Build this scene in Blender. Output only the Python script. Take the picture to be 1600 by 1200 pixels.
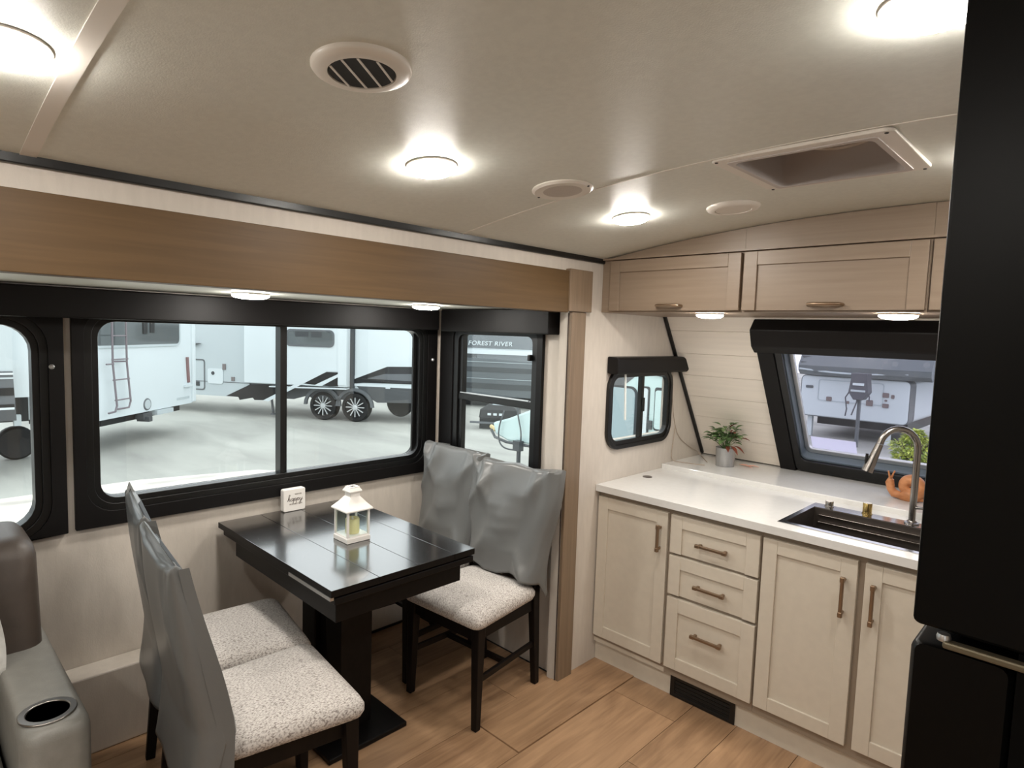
import bpy, bmesh, math, random
from mathutils import Vector, Matrix
from math import sin, cos, pi, radians, sqrt

# ------------------------------------------------------------------ clear, camera, sky, exposure
for o in list(bpy.data.objects):
    bpy.data.objects.remove(o)
S = bpy.context.scene
COL = S.collection

cam_d = bpy.data.cameras.new('camera')
cam = bpy.data.objects.new('camera', cam_d)
COL.objects.link(cam)
S.camera = cam
cam_d.sensor_fit = 'HORIZONTAL'
cam_d.sensor_width = 36.0
cam_d.lens = 36.0 * 970.0 / 1600.0
cam_d.clip_start = 0.02
cam_d.clip_end = 200
yaw, pitch, roll = radians(-44.3), radians(-4.7), radians(1.85)
fv = Vector((sin(yaw) * cos(pitch), cos(yaw) * cos(pitch), sin(pitch)))
rv = Vector((cos(yaw), -sin(yaw), 0))
uv = rv.cross(fv)
r2 = rv * cos(roll) + uv * sin(roll)
u2 = -rv * sin(roll) + uv * cos(roll)
cam.matrix_world = Matrix(((r2.x, u2.x, -fv.x, 0), (r2.y, u2.y, -fv.y, 0), (r2.z, u2.z, -fv.z, 1.6), (0, 0, 0, 1)))

world = bpy.data.worlds.new('overcast')
S.world = world
world.use_nodes = True
wn = world.node_tree.nodes
bg = wn['Background']
SKY = 2.4
bg.inputs['Color'].default_value = (0.94, 0.985, 1.0, 1)
bg.inputs['Strength'].default_value = SKY

S.view_settings.view_transform = 'Standard'
S.view_settings.look = 'None'
S.view_settings.exposure = 0.0
S.view_settings.gamma = 1.0
S.view_settings.use_curve_mapping = False
LAMP = 150.0          # emission strength of the room's lamps

# ------------------------------------------------------------------ materials
def lin(c):
    return tuple(((v / 255) / 12.92 if v / 255 <= 0.04045 else ((v / 255 + 0.055) / 1.055) ** 2.4) for v in c)

MATS = {}
def mat(name, rgb, rough=0.5, metal=0.0, var=0.0, scale=(20, 20, 20), bump=0.0, bscale=None, spec=0.5,
        rgb2=None, coat=0.0, lo=0.35, hi=0.65, perobj=0.0, detail=4.0, dist=0.0):
    if name in MATS:
        return MATS[name]
    m = bpy.data.materials.new(name)
    m.use_nodes = True
    nt = m.node_tree
    N, L = nt.nodes, nt.links
    b = N['Principled BSDF']
    b.inputs['Roughness'].default_value = rough
    b.inputs['Metallic'].default_value = metal
    b.inputs['Specular IOR Level'].default_value = spec
    if coat:
        b.inputs['Coat Weight'].default_value = coat
        b.inputs['Coat Roughness'].default_value = 0.08
    c = lin(rgb)
    b.inputs['Base Color'].default_value = (*c, 1)
    if var or rgb2 or bump or perobj:
        tc = N.new('ShaderNodeTexCoord')
        mp = N.new('ShaderNodeMapping')
        mp.inputs['Scale'].default_value = scale
        L.new(tc.outputs['Object'], mp.inputs['Vector'])
        if perobj:
            oi = N.new('ShaderNodeObjectInfo')
            mul = N.new('ShaderNodeMath'); mul.operation = 'MULTIPLY'; mul.inputs[1].default_value = 37.0
            L.new(oi.outputs['Random'], mul.inputs[0])
            L.new(mul.outputs[0], mp.inputs['Location'])
        n = N.new('ShaderNodeTexNoise')
        n.inputs['Scale'].default_value = 1.0
        n.inputs['Detail'].default_value = detail
        n.inputs['Distortion'].default_value = dist
        L.new(mp.outputs[0], n.inputs['Vector'])
        if var or rgb2:
            cr = N.new('ShaderNodeValToRGB')
            c2 = lin(rgb2) if rgb2 else tuple(v * (1 - var) for v in c)
            cr.color_ramp.elements[0].position = lo
            cr.color_ramp.elements[1].position = hi
            cr.color_ramp.elements[0].color = (*c2, 1)
            cr.color_ramp.elements[1].color = (*c, 1)
            L.new(n.outputs['Fac'], cr.inputs['Fac'])
            out = cr.outputs['Color']
            if perobj:
                hs = N.new('ShaderNodeHueSaturation')
                mr = N.new('ShaderNodeMapRange')
                mr.inputs['To Min'].default_value = 1 - perobj
                mr.inputs['To Max'].default_value = 1 + perobj
                L.new(oi.outputs['Random'], mr.inputs['Value'])
                L.new(mr.outputs[0], hs.inputs['Value'])
                L.new(out, hs.inputs['Color'])
                out = hs.outputs['Color']
            L.new(out, b.inputs['Base Color'])
        if bump:
            src = n.outputs['Fac']
            if bscale:
                mp2 = N.new('ShaderNodeMapping'); mp2.inputs['Scale'].default_value = bscale
                L.new(tc.outputs['Object'], mp2.inputs['Vector'])
                n2 = N.new('ShaderNodeTexNoise'); n2.inputs['Scale'].default_value = 1.0
                n2.inputs['Detail'].default_value = 3
                L.new(mp2.outputs[0], n2.inputs['Vector'])
                src = n2.outputs['Fac']
            bp = N.new('ShaderNodeBump')
            bp.inputs['Strength'].default_value = bump
            bp.inputs['Distance'].default_value = 0.004
            L.new(src, bp.inputs['Height'])
            L.new(bp.outputs[0], b.inputs['Normal'])
    MATS[name] = m
    return m

def emis(name, rgb, strength):
    m = bpy.data.materials.new(name); m.use_nodes = True
    b = m.node_tree.nodes['Principled BSDF']
    b.inputs['Base Color'].default_value = (0.9, 0.9, 0.9, 1)
    b.inputs['Emission Color'].default_value = (*rgb, 1)
    b.inputs['Emission Strength'].default_value = strength
    return m

def glassmat(name, tint=(1, 1, 1), refl=1.0):
    m = bpy.data.materials.new(name); m.use_nodes = True
    nt = m.node_tree; N, L = nt.nodes, nt.links
    N.remove(N['Principled BSDF'])
    out = N['Material Output']
    t = N.new('ShaderNodeBsdfTransparent'); t.inputs[0].default_value = (*tint, 1)
    g = N.new('ShaderNodeBsdfGlossy'); g.inputs['Roughness'].default_value = 0.01
    g.inputs['Color'].default_value = (refl, refl, refl, 1)
    lw = N.new('ShaderNodeLayerWeight'); lw.inputs[0].default_value = 0.5
    pw = N.new('ShaderNodeMath'); pw.operation = 'POWER'; pw.inputs[1].default_value = 5.0
    L.new(lw.outputs['Facing'], pw.inputs[0])
    f = N.new('ShaderNodeMath'); f.operation = 'MULTIPLY_ADD'; f.inputs[1].default_value = 0.6; f.inputs[2].default_value = 0.03
    L.new(pw.outputs[0], f.inputs[0])
    mx = N.new('ShaderNodeMixShader')
    L.new(f.outputs[0], mx.inputs[0]); L.new(t.outputs[0], mx.inputs[1]); L.new(g.outputs[0], mx.inputs[2])
    L.new(mx.outputs[0], out.inputs['Surface'])
    return m

M_ceil = mat('ceiling_vinyl', (222, 223, 214), 0.42, var=0.05, scale=(60, 60, 60), bump=0.12, bscale=(300, 300, 300), spec=0.35)
M_wall = mat('wall_vinyl', (206, 197, 186), 0.6, var=0.06, scale=(50, 50, 12), bump=0.1, bscale=(250, 250, 120))
M_ship = mat('shiplap_white', (238, 229, 217), 0.5, var=0.05, scale=(3, 30, 60), bump=0.06)
M_oak_shade = mat('oak_trim_shaded', (98, 76, 50), 0.5, spec=0.3, rgb2=(87, 67, 43), scale=(60, 2.5, 60), bump=0.05, lo=0.3, hi=0.7, dist=0.6)  # header oak, darkened in colour for the grazing light it gets
M_oakv_lit = mat('oak_trim_upright_lit', (134, 114, 93), 0.45, rgb2=(119, 101, 82), scale=(60, 60, 2.5), bump=0.05, lo=0.3, hi=0.7, dist=0.6)  # same oak for the post, colour lightened for its frontal light
M_upper = mat('wood_tone_laminate', (145, 127, 109), 0.42, rgb2=(135, 117, 99), scale=(3, 60, 60), bump=0.03, lo=0.3, hi=0.7)
M_lower = mat('greige_paint', (206, 197, 182), 0.45, var=0.04, scale=(30, 30, 30), bump=0.03, bscale=(200, 200, 200))
M_gapc = mat('cabinet_box_edge', (150, 136, 120), 0.6)
M_black = mat('black_vinyl', (15, 13, 13), 0.5, spec=0.25, bump=0.06, bscale=(400, 400, 400), scale=(5, 5, 5), var=0.1)
M_blackg = mat('black_frame', (12, 12, 12), 0.35)
M_bluegrey = mat('blue_grey_reveal', (96, 108, 120), 0.5)
M_blackwood = mat('black_stained_wood', (24, 20, 19), 0.27, rgb2=(13, 11, 11), scale=(4, 70, 70), bump=0.06, bscale=(8, 90, 90), lo=0.3, hi=0.7, coat=1.0)
M_blackwood.node_tree.nodes['Principled BSDF'].inputs['Coat IOR'].default_value = 2.1
M_blackwood.node_tree.nodes['Principled BSDF'].inputs['Coat Roughness'].default_value = 0.14
M_blackside = mat('black_table_base', (16, 13, 12), 0.45, rgb2=(9, 8, 8), scale=(4, 60, 60), bump=0.04, spec=0.2)
M_darkleg = mat('dark_leg_wood', (20, 15, 13), 0.45, spec=0.2, rgb2=(15, 12, 11), scale=(60, 60, 6), bump=0.03)
M_vinyl = mat('grey_cover_vinyl', (106, 107, 106), 0.30, var=0.06, scale=(6, 6, 6), bump=0.05, bscale=(300, 300, 300), spec=0.5)
M_vinyl_in = mat('cover_inside', (60, 60, 60), 0.7)
M_sofab = mat('sofa_back_leatherette', (74, 64, 57), 0.45, var=0.1, scale=(30, 30, 30), bump=0.12, bscale=(260, 260, 260))
M_sofa = mat('sofa_leatherette', (134, 132, 126), 0.42, var=0.1, scale=(30, 30, 30), bump=0.12, bscale=(260, 260, 260))
M_quartz = mat('white_quartz', (219, 218, 215), 0.13, var=0.03, scale=(40, 40, 40), spec=0.5)
M_steel = mat('brushed_steel', (150, 145, 140), 0.28, metal=1.0)
M_nickel = mat('brushed_nickel', (158, 154, 150), 0.26, metal=1.0)
M_sinkm = mat('gunmetal_sink', (92, 85, 80), 0.4, metal=0.75, var=0.1, scale=(4, 80, 80))
M_gold = mat('brushed_gold', (190, 165, 105), 0.25, metal=1.0)
M_bronze = mat('champagne_bronze', (150, 128, 106), 0.34, metal=0.85)
M_alum = mat('aluminium', (205, 205, 205), 0.3, metal=0.9)
M_plastic = mat('white_plastic', (226, 220, 211), 0.35)
M_darkhole = mat('dark_throat', (26, 24, 22), 0.7)
M_gloss_black = mat('fridge_black', (4, 4, 4), 0.35, spec=0.15)
M_cream = mat('candle_wax', (236, 224, 168), 0.5)
M_whitemet = mat('white_enamel', (232, 228, 222), 0.4)
M_ink = mat('brown_ink', (70, 55, 45), 0.6)
M_inkpale = mat('pale_ink', (180, 170, 160), 0.6)
M_leaf = mat('leaf_green', (116, 144, 88), 0.5, rgb2=(62, 92, 54), scale=(60, 60, 60), perobj=0.1)
M_leafred = mat('leaf_russet', (120, 62, 46), 0.5)
M_pinkleaf = mat('dried_pink_leaf', (214, 164, 146), 0.7)
M_terra = mat('terracotta', (196, 134, 88), 0.5, rgb2=(168, 108, 66), scale=(30, 30, 60), lo=0.3, hi=0.7)
M_potmet = mat('galvanised_tin', (190, 190, 190), 0.35, metal=0.75, var=0.25, scale=(60, 60, 8))
M_cord = mat('beige_cord', (172, 156, 140), 0.6)
M_blanket = mat('plaid_blanket', (222, 220, 214), 0.9, rgb2=(190, 187, 182), scale=(22, 22, 22), lo=0.3, hi=0.5)
M_shaft = mat('skylight_shaft', (196, 188, 184), 0.6)
M_shade = mat('skylight_shade', (92, 62, 52), 0.6)

def seat_fabric():
    m = bpy.data.materials.new('speckled_seat_fabric'); m.use_nodes = True
    nt = m.node_tree; N, L = nt.nodes, nt.links
    b = N['Principled BSDF']; b.inputs['Roughness'].default_value = 0.9; b.inputs['Specular IOR Level'].default_value = 0.2
    tc = N.new('ShaderNodeTexCoord')
    mp = N.new('ShaderNodeMapping'); mp.inputs['Scale'].default_value = (420, 150, 150)
    L.new(tc.outputs['Object'], mp.inputs['Vector'])
    n = N.new('ShaderNodeTexNoise'); n.inputs['Scale'].default_value = 1.0; n.inputs['Detail'].default_value = 3
    L.new(mp.outputs[0], n.inputs['Vector'])
    cr = N.new('ShaderNodeValToRGB'); e = cr.color_ramp.elements
    e[0].position = 0.30; e[0].color = (*lin((118, 108, 102)), 1)
    e[1].position = 0.56; e[1].color = (*lin((208, 202, 196)), 1)
    L.new(n.outputs['Fac'], cr.inputs['Fac']); L.new(cr.outputs[0], b.inputs['Base Color'])
    bp = N.new('ShaderNodeBump'); bp.inputs['Strength'].default_value = 0.35; bp.inputs['Distance'].default_value = 0.002
    L.new(n.outputs['Fac'], bp.inputs['Height']); L.new(bp.outputs[0], b.inputs['Normal'])
    return m
M_fabric = seat_fabric()

def plank_mat():
    m = bpy.data.materials.new('oak_vinyl_plank'); m.use_nodes = True
    nt = m.node_tree; N, L = nt.nodes, nt.links
    b = N['Principled BSDF']; b.inputs['Roughness'].default_value = 0.38
    tc = N.new('ShaderNodeTexCoord'); oi = N.new('ShaderNodeObjectInfo')
    mul = N.new('ShaderNodeMath'); mul.operation = 'MULTIPLY'; mul.inputs[1].default_value = 53.0
    L.new(oi.outputs['Random'], mul.inputs[0])
    def noise(sc, det, dist):
        mp = N.new('ShaderNodeMapping'); mp.inputs['Scale'].default_value = sc
        L.new(tc.outputs['Object'], mp.inputs['Vector']); L.new(mul.outputs[0], mp.inputs['Location'])
        n = N.new('ShaderNodeTexNoise'); n.inputs['Scale'].default_value = 1; n.inputs['Detail'].default_value = det
        n.inputs['Distortion'].default_value = dist
        L.new(mp.outputs[0], n.inputs['Vector']); return n
    n1 = noise((55, 3, 1), 5, 0.8); n2 = noise((9, 2.2, 1), 3, 1.2)
    mx = N.new('ShaderNodeMix'); mx.data_type = 'FLOAT'; mx.inputs[0].default_value = 0.6
    L.new(n1.outputs['Fac'], mx.inputs[2]); L.new(n2.outputs['Fac'], mx.inputs[3])
    cr = N.new('ShaderNodeValToRGB'); e = cr.color_ramp.elements
    e[0].position = 0.26; e[0].color = (*lin((122, 92, 67)), 1)
    e[1].position = 0.72; e[1].color = (*lin((186, 150, 115)), 1)
    L.new(mx.outputs[0], cr.inputs['Fac'])
    hs = N.new('ShaderNodeHueSaturation'); mr = N.new('ShaderNodeMapRange')
    mr.inputs['To Min'].default_value = 0.86; mr.inputs['To Max'].default_value = 1.1
    L.new(oi.outputs['Random'], mr.inputs['Value']); L.new(mr.outputs[0], hs.inputs['Value'])
    L.new(cr.outputs[0], hs.inputs['Color']); L.new(hs.outputs[0], b.inputs['Base Color'])
    return m
M_plank = plank_mat()

M_glass = glassmat('window_glass', (0.95, 0.965, 0.965))
M_glass2 = glassmat('front_window_glass', (0.75, 0.74, 0.80))
M_lglass = glassmat('lantern_glass', (0.95, 0.98, 0.98))
def stickermat():
    m = bpy.data.materials.new('window_sticker'); m.use_nodes = True
    nt = m.node_tree; N, L = nt.nodes, nt.links
    N.remove(N['Principled BSDF'])
    a = N.new('ShaderNodeBsdfTranslucent'); a.inputs[0].default_value = (0.86, 0.84, 0.95, 1)
    t = N.new('ShaderNodeBsdfTransparent'); mx = N.new('ShaderNodeMixShader'); mx.inputs[0].default_value = .6
    L.new(t.outputs[0], mx.inputs[1]); L.new(a.outputs[0], mx.inputs[2]); L.new(mx.outputs[0], N['Material Output'].inputs['Surface'])
    return m
M_sticker = stickermat()
M_lens = emis('lamp_lens', (1.0, 0.95, 0.88), LAMP)
M_lens2 = emis('cabinet_lamp_lens', (1.0, 0.94, 0.86), LAMP * 0.8)

# exterior
M_rvwhite = mat('trailer_white', (212, 221, 225), 0.35, var=0.02, scale=(1, 1, 1))
M_rvgrey = mat('trailer_pale_grey', (186, 196, 200), 0.4)
M_rvdark = mat('trailer_black', (26, 27, 29), 0.35, var=0.2, scale=(2, 2, 2))
M_rvmid = mat('trailer_mid_grey', (96, 100, 104), 0.35)
M_rvcap = mat('trailer_cap_grey', (104, 110, 114), 0.28)
M_rvskirt = mat('trailer_skirt_grey', (74, 77, 80), 0.35)
M_rvglass = mat('trailer_window', (92, 98, 100), 0.08, spec=0.8)
M_tyre = mat('tyre_rubber', (24, 24, 25), 0.7)
M_rim = mat('wheel_spoke', (220, 222, 224), 0.3, metal=0.6)
M_ladder = mat('ladder_tube', (120, 112, 118), 0.4)
M_seam = mat('trailer_seam', (60, 64, 68), 0.6)
M_concrete = mat('yard_concrete', (182, 183, 176), 0.75, rgb2=(150, 150, 145), scale=(0.35, 0.9, 1), lo=0.3, hi=0.62, detail=6, dist=0.4)
M_palecon = mat('pale_concrete_sheen', (240, 234, 222), 0.6, rgb2=(196, 190, 182), scale=(3.0, 0.8, 1), lo=0.35, hi=0.55, detail=5)  # pale concrete; cream reflection streaks on the near ground put into its colour
M_bush = mat('bush_leaf', (206, 214, 96), 0.6, rgb2=(104, 136, 52), scale=(9, 9, 9), lo=0.35, hi=0.6)
M_turq = mat('pale_blue_gelcoat', (196, 218, 218), 0.35)
M_grn = mat('jack_grey', (84, 84, 92), 0.5)

# ------------------------------------------------------------------ mesh builder
ORG = {}
class MB:
    def __init__(s, M=None):
        s.v = []; s.f = []; s.M = M
    def add(s, vs, fs):
        n = len(s.v)
        s.v += [Vector(p) if s.M is None else s.M @ Vector(p) for p in vs]
        s.f += [tuple(i + n for i in f) for f in fs]
        return s
    def box(s, x0, x1, y0, y1, z0, z1):
        vs = [(x, y, z) for x in (x0, x1) for y in (y0, y1) for z in (z0, z1)]
        return s.add(vs, [(0, 1, 3, 2), (4, 6, 7, 5), (0, 4, 5, 1), (2, 3, 7, 6), (0, 2, 6, 4), (1, 5, 7, 3)])
    def prism(s, pts, ax, a, b):
        n = len(pts)
        def P(p, t):
            return {'x': (t, p[0], p[1]), 'y': (p[0], t, p[1]), 'z': (p[0], p[1], t)}[ax]
        vs = [P(p, a) for p in pts] + [P(p, b) for p in pts]
        return s.add(vs, [tuple(range(n))[::-1], tuple(range(n, 2 * n))] + [(i, (i + 1) % n, n + (i + 1) % n, n + i) for i in range(n)])
    def ring(s, outer, inner, ax, a, b):
        n = len(outer)
        def P(p, t):
            return {'x': (t, p[0], p[1]), 'y': (p[0], t, p[1]), 'z': (p[0], p[1], t)}[ax]
        vs = [P(p, a) for p in outer] + [P(p, a) for p in inner] + [P(p, b) for p in outer] + [P(p, b) for p in inner]
        fs = []
        for i in range(n):
            j = (i + 1) % n
            fs += [(i, j, n + j, n + i), (2 * n + i, 3 * n + i, 3 * n + j, 2 * n + j), (i, 2 * n + i, 2 * n + j, j), (n + i, n + j, 3 * n + j, 3 * n + i)]
        return s.add(vs, fs)
    def loft(s, loops, cap0=True, cap1=True):
        n = len(loops[0]); vs = [p for l in loops for p in l]; fs = []
        for k in range(len(loops) - 1):
            for i in range(n):
                j = (i + 1) % n
                fs.append((k * n + i, k * n + j, (k + 1) * n + j, (k + 1) * n + i))
        if cap0: fs.append(tuple(range(n))[::-1])
        if cap1: fs.append(tuple((len(loops) - 1) * n + i for i in range(n)))
        return s.add(vs, fs)
    def lathe(s, prof, c=(0, 0, 0), n=24, ax='z'):
        loops = []
        for r, h in prof:
            l = []
            for i in range(n):
                a = 2 * pi * i / n
                if ax == 'z': p = (c[0] + r * cos(a), c[1] + r * sin(a), c[2] + h)
                elif ax == 'y': p = (c[0] + r * cos(a), c[1] + h, c[2] + r * sin(a))
                else: p = (c[0] + h, c[1] + r * cos(a), c[2] + r * sin(a))
                l.append(p)
            loops.append(l)
        return s.loft(loops)
    def tube(s, pts, r, n=8):
        pts = [Vector(p) for p in pts]
        rs = r if isinstance(r, (list, tuple)) else [r] * len(pts)
        loops = []; prev = None
        for i, p in enumerate(pts):
            d = (pts[min(i + 1, len(pts) - 1)] - pts[max(i - 1, 0)])
            if d.length < 1e-9: d = Vector((0, 0, 1))
            d.normalize()
            if prev is None:
                up = Vector((0, 0, 1)) if abs(d.z) < 0.9 else Vector((1, 0, 0))
                u = d.cross(up).normalized()
            else:
                u = (prev - d * prev.dot(d)).normalized()
            prev = u; w = d.cross(u)
            loops.append([tuple(p + (u * cos(2 * pi * k / n) + w * sin(2 * pi * k / n)) * rs[i]) for k in range(n)])
        return s.loft(loops)
    def bar(s, p, q, w, t, up=(0, 0, 1)):
        p, q = Vector(p), Vector(q); d = (q - p).normalized()
        a = d.cross(Vector(up)).normalized() * (w / 2); b = a.cross(d).normalized() * (t / 2)
        return s.loft([[tuple(c + a + b), tuple(c - a + b), tuple(c - a - b), tuple(c + a - b)] for c in (p, q)])
    def build(s, name, m, parent=None, smooth=None, bev=0.0, seg=2, sub=0, **tags):
        me = bpy.data.meshes.new(name)
        root = parent
        while root is not None and root.parent is not None:
            root = root.parent
        if root is not None:
            org = ORG.get(root.name, Vector((0, 0, 0)))
        else:
            xs = [v.x for v in s.v]; ys = [v.y for v in s.v]; zs = [v.z for v in s.v]
            org = Vector(((min(xs) + max(xs)) / 2, (min(ys) + max(ys)) / 2, min(zs)))
        me.from_pydata([tuple(v - org) for v in s.v], [], s.f)
        bm = bmesh.new(); bm.from_mesh(me)
        bmesh.ops.recalc_face_normals(bm, faces=bm.faces)
        bm.to_mesh(me); bm.free()
        me.materials.append(m)
        if smooth is not None:
            for p in me.polygons: p.use_smooth = True
            me.set_sharp_from_angle(angle=radians(smooth))
        o = bpy.data.objects.new(name, me)
        COL.objects.link(o)
        if parent is not None:
            o.parent = parent
        else:
            o.location = org; ORG[o.name] = org
        if bev:
            md = o.modifiers.new('bevel', 'BEVEL'); md.width = bev; md.segments = seg; md.limit_method = 'ANGLE'
        if sub:
            md = o.modifiers.new('sub', 'SUBSURF'); md.levels = sub; md.render_levels = sub
        for k, v in tags.items(): o[k] = v
        return o

def thing(name, loc, label, cat, group=None, kind=None):
    o = bpy.data.objects.new(name, None); COL.objects.link(o)
    o.empty_display_size = 0.1
    o.location = loc; ORG[o.name] = Vector(loc)
    if kind: o['kind'] = kind
    if label: o['label'] = label
    if cat: o['category'] = cat
    if group: o['group'] = group
    return o
def box(x0, x1, y0, y1, z0, z1): return MB().box(x0, x1, y0, y1, z0, z1)
def struct(name, b, m, parent=None, **k):
    o = b.build(name, m, parent, **k)
    if parent is None: o['kind'] = 'structure'
    return o
def rrect(x0, x1, y0, y1, r, n=6):
    pts = []
    for cx, cy, a0 in ((x1 - r, y1 - r, 0), (x0 + r, y1 - r, pi / 2), (x0 + r, y0 + r, pi), (x1 - r, y0 + r, 3 * pi / 2)):
        for k in range(n + 1):
            a = a0 + pi / 2 * k / n
            pts.append((cx + r * cos(a), cy + r * sin(a)))
    return pts
def copy_tree(o, parent=None):
    c = o.copy(); COL.objects.link(c)
    if parent is not None: c.parent = parent
    for ch in list(o.children): copy_tree(ch, c)
    ORG[c.name] = ORG.get(o.name, Vector((0, 0, 0)))
    return c

# ------------------------------------------------------------------ room shell
XW, XS, YE, XR, YB = -1.75, -2.70, 2.18, 0.72, -2.3
YSB = -1.75                                  # slide-out rear end
def arch(x): return 2.06 - 0.11 * ((x + 0.5) / 1.25) ** 2

# floor with one board per plank
flo = struct('floor', box(-2.78, XR + .05, YB - .05, 3.6, -0.06, -0.009), M_darkhole)
random.seed(7)
xs = [-2.70, -2.52, -2.27, -2.02, -1.77, -1.52, -1.21, -1.015, -0.77, -0.52, -0.27, -0.02, 0.23, 0.48, 0.70]
k = 0
for i in range(len(xs) - 1):
    x0, x1 = xs[i], xs[i + 1]
    y = YB + random.uniform(-0.9, 0)
    joints = {4: [1.66], 6: [1.93, 1.2], 7: [0.6, 1.75], 5: [2.28, 1.1]}.get(i)
    if joints is None:
        joints = []
        while y < 3.4:
            y += random.choice((0.92, 1.22))
            joints.append(y)
    js = sorted([j for j in joints if YB + .1 < j < 3.2])
    ends = [YB] + js + [3.25]
    if joints and len(js) < 3 and i in (4, 5, 6, 7):
        ends = sorted([YB, YB + 1.1] + js + [3.25])
    top = 3.25 if x1 > XW + .01 else 2.17
    for a, b in zip(ends, ends[1:]):
        if a >= top: break
        b = min(b, top)
        cx, cy = (x0 + x1) / 2, (a + b) / 2
        w, h = (x1 - x0) / 2 - .0012, (b - a) / 2 - .0012
        lift = 0.005 if (i == 4 and b > 2.1) else random.uniform(0, 0.0006)
        me = bpy.data.meshes.new('plank')
        vs = [(-w, -h, -.009), (w, -h, -.009), (w, h, -.009), (-w, h, -.009), (-w, -h, 0), (w, -h, 0), (w, h, 0), (-w, h, 0)]
        me.from_pydata(vs, [], [(0, 3, 2, 1), (4, 5, 6, 7), (0, 1, 5, 4), (1, 2, 6, 5), (2, 3, 7, 6), (3, 0, 4, 7)])
        me.materials.append(M_plank)
        o = bpy.data.objects.new('plank', me); COL.objects.link(o)
        o.parent = flo; o.location = Vector((cx, cy, lift)) - ORG[flo.name]

# ceiling: arched panels side by side, one with the hatch hole
HX0, HX1, HY0, HY1 = -0.757, -0.415, 1.530, 1.870
cei = struct('ceiling', box(XW - .1, XR + .1, YB - .1, 3.6, 2.30, 2.34), M_ceil)
def ceil_panel(y0, y1, hole=False):
    X = sorted(set([XW + i * (XR - XW) / 24 for i in range(25)] + ([HX0, HX1] if hole else [])))
    Y = [y0, y1] if not hole else [y0, HY0, HY1, y1]
    b = MB()
    for i in range(len(X) - 1):
        for j in range(len(Y) - 1):
            if hole and X[i] >= HX0 - 1e-6 and X[i + 1] <= HX1 + 1e-6 and j == 1: continue
            a, c = X[i], X[i + 1]; p, q = Y[j], Y[j + 1]
            vs = [(a, p, arch(a)), (c, p, arch(c)), (c, q, arch(c)), (a, q, arch(a))]
            vs += [(x, y, z + .012) for x, y, z in vs]
            b.add(vs, [(0, 1, 2, 3), (4, 7, 6, 5), (0, 4, 5, 1), (2, 6, 7, 3)])
    o = b.build('ceiling_panel', M_ceil, cei, smooth=40)
def batten(y, w, t):
    b = MB(); n = 24; lo = []
    for i in range(n + 1):
        x = XW + i * (XR - XW) / n; z = arch(x)
        lo.append([(x, y - w / 2, z - t), (x, y + w / 2, z - t), (x, y + w / 2, z + .006), (x, y - w / 2, z + .006)])
    b.loft(lo).build('seam_strip', M_plastic, cei, smooth=40)
ceil_panel(YB, -1.01); ceil_panel(-1.01, .245); ceil_panel(.245, 1.5); ceil_panel(1.5, 2.75, True)
batten(-1.01, .03, .0022); batten(.245, .03, .0022); batten(1.5, .006, .0015)

# main side wall (x = XW): upper band over the slide opening, pier at the kitchen with the small window hole
SW = (2.485, 2.995, 1.085, 1.40)             # small window hole y0,y1,z0,z1
b = MB()
b.box(XW - .05, XW, YB, 2.14, 1.715, 2.02)
b.box(XW - .05, XW, 2.14, SW[0], 0, 2.02)
b.box(XW - .05, XW, SW[1] + .038, 3.62, 0, 2.02)
b.box(XW - .05, XW, SW[0], SW[1] + .038, 0, SW[2])
b.box(XW - .05, XW, SW[0], SW[1] + .038, SW[3], 2.02)
b.box(XW - .05, XW, YB, YSB + .04, 0, 1.715)
struct('wall_left', b, M_wall)
# slide-out walls
G1 = (0.568, 2.042, 0.925, 1.595)            # big window hole
G0 = (-0.95, 0.372, 0.860, 1.575)            # left window hole
b = MB()
for z0, z1 in ((0, .84), (1.60, 1.76)): b.box(XS - .06, XS, YSB, YE + .05, z0, z1)
b.box(XS - .06, XS, YSB, G0[0], .84, 1.60); b.box(XS - .06, XS, G0[1], G1[0], .84, 1.60); b.box(XS - .06, XS, G1[1], YE + .05, .84, 1.60)
b.box(XS - .06, XS, G1[0], G1[1], .84, G1[2]); b.box(XS - .06, XS, G0[0], G0[1], .84, G0[2])
b.box(XS - .06, XS, G0[0], G0[1], G0[3], 1.60)
struct('wall_slide_back', b, M_wall)
E1 = (-2.525, -1.988, 0.80, 1.585)            # end window hole x0,x1,z0,z1
b = MB()
b.box(XS, E1[0], YE, YE + .05, 0, 1.715); b.box(E1[1], XW - .05, YE, YE + .05, 0, 1.715)
b.box(E1[0], E1[1], YE, YE + .05, 0, E1[2]); b.box(E1[0], E1[1], YE, YE + .05, E1[3], 1.715)
struct('wall_slide_end', b, M_wall)
struct('wall_slide_rear', box(XS, XW, YSB - .05, YSB, 0, 1.76), M_wall)
struct('ceiling_slide', box(XS - .06, XW - .001, YSB, YE + .05, 1.715, 1.77), M_ceil)
b = MB(); b.box(XR, XR + .05, YB, -1.45, -.05, 2.3); b.box(XR, XR + .05, -.70, 3.6, -.05, 2.3); b.box(XR, XR + .05, -1.45, -.70, 1.90, 2.3)
struct('wall_right', b, M_wall)      # unseen doorway opening added behind the viewer to let daylight in
struct('wall_rear', box(XW - .05, XR, YB - .05, YB, 0, 2.3), M_wall)
# duct ledge along the foot of the slide wall
struct('trim_1', box(XS, -2.59, YSB, .86, 0.001, .30), M_wall, bev=.006)

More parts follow.
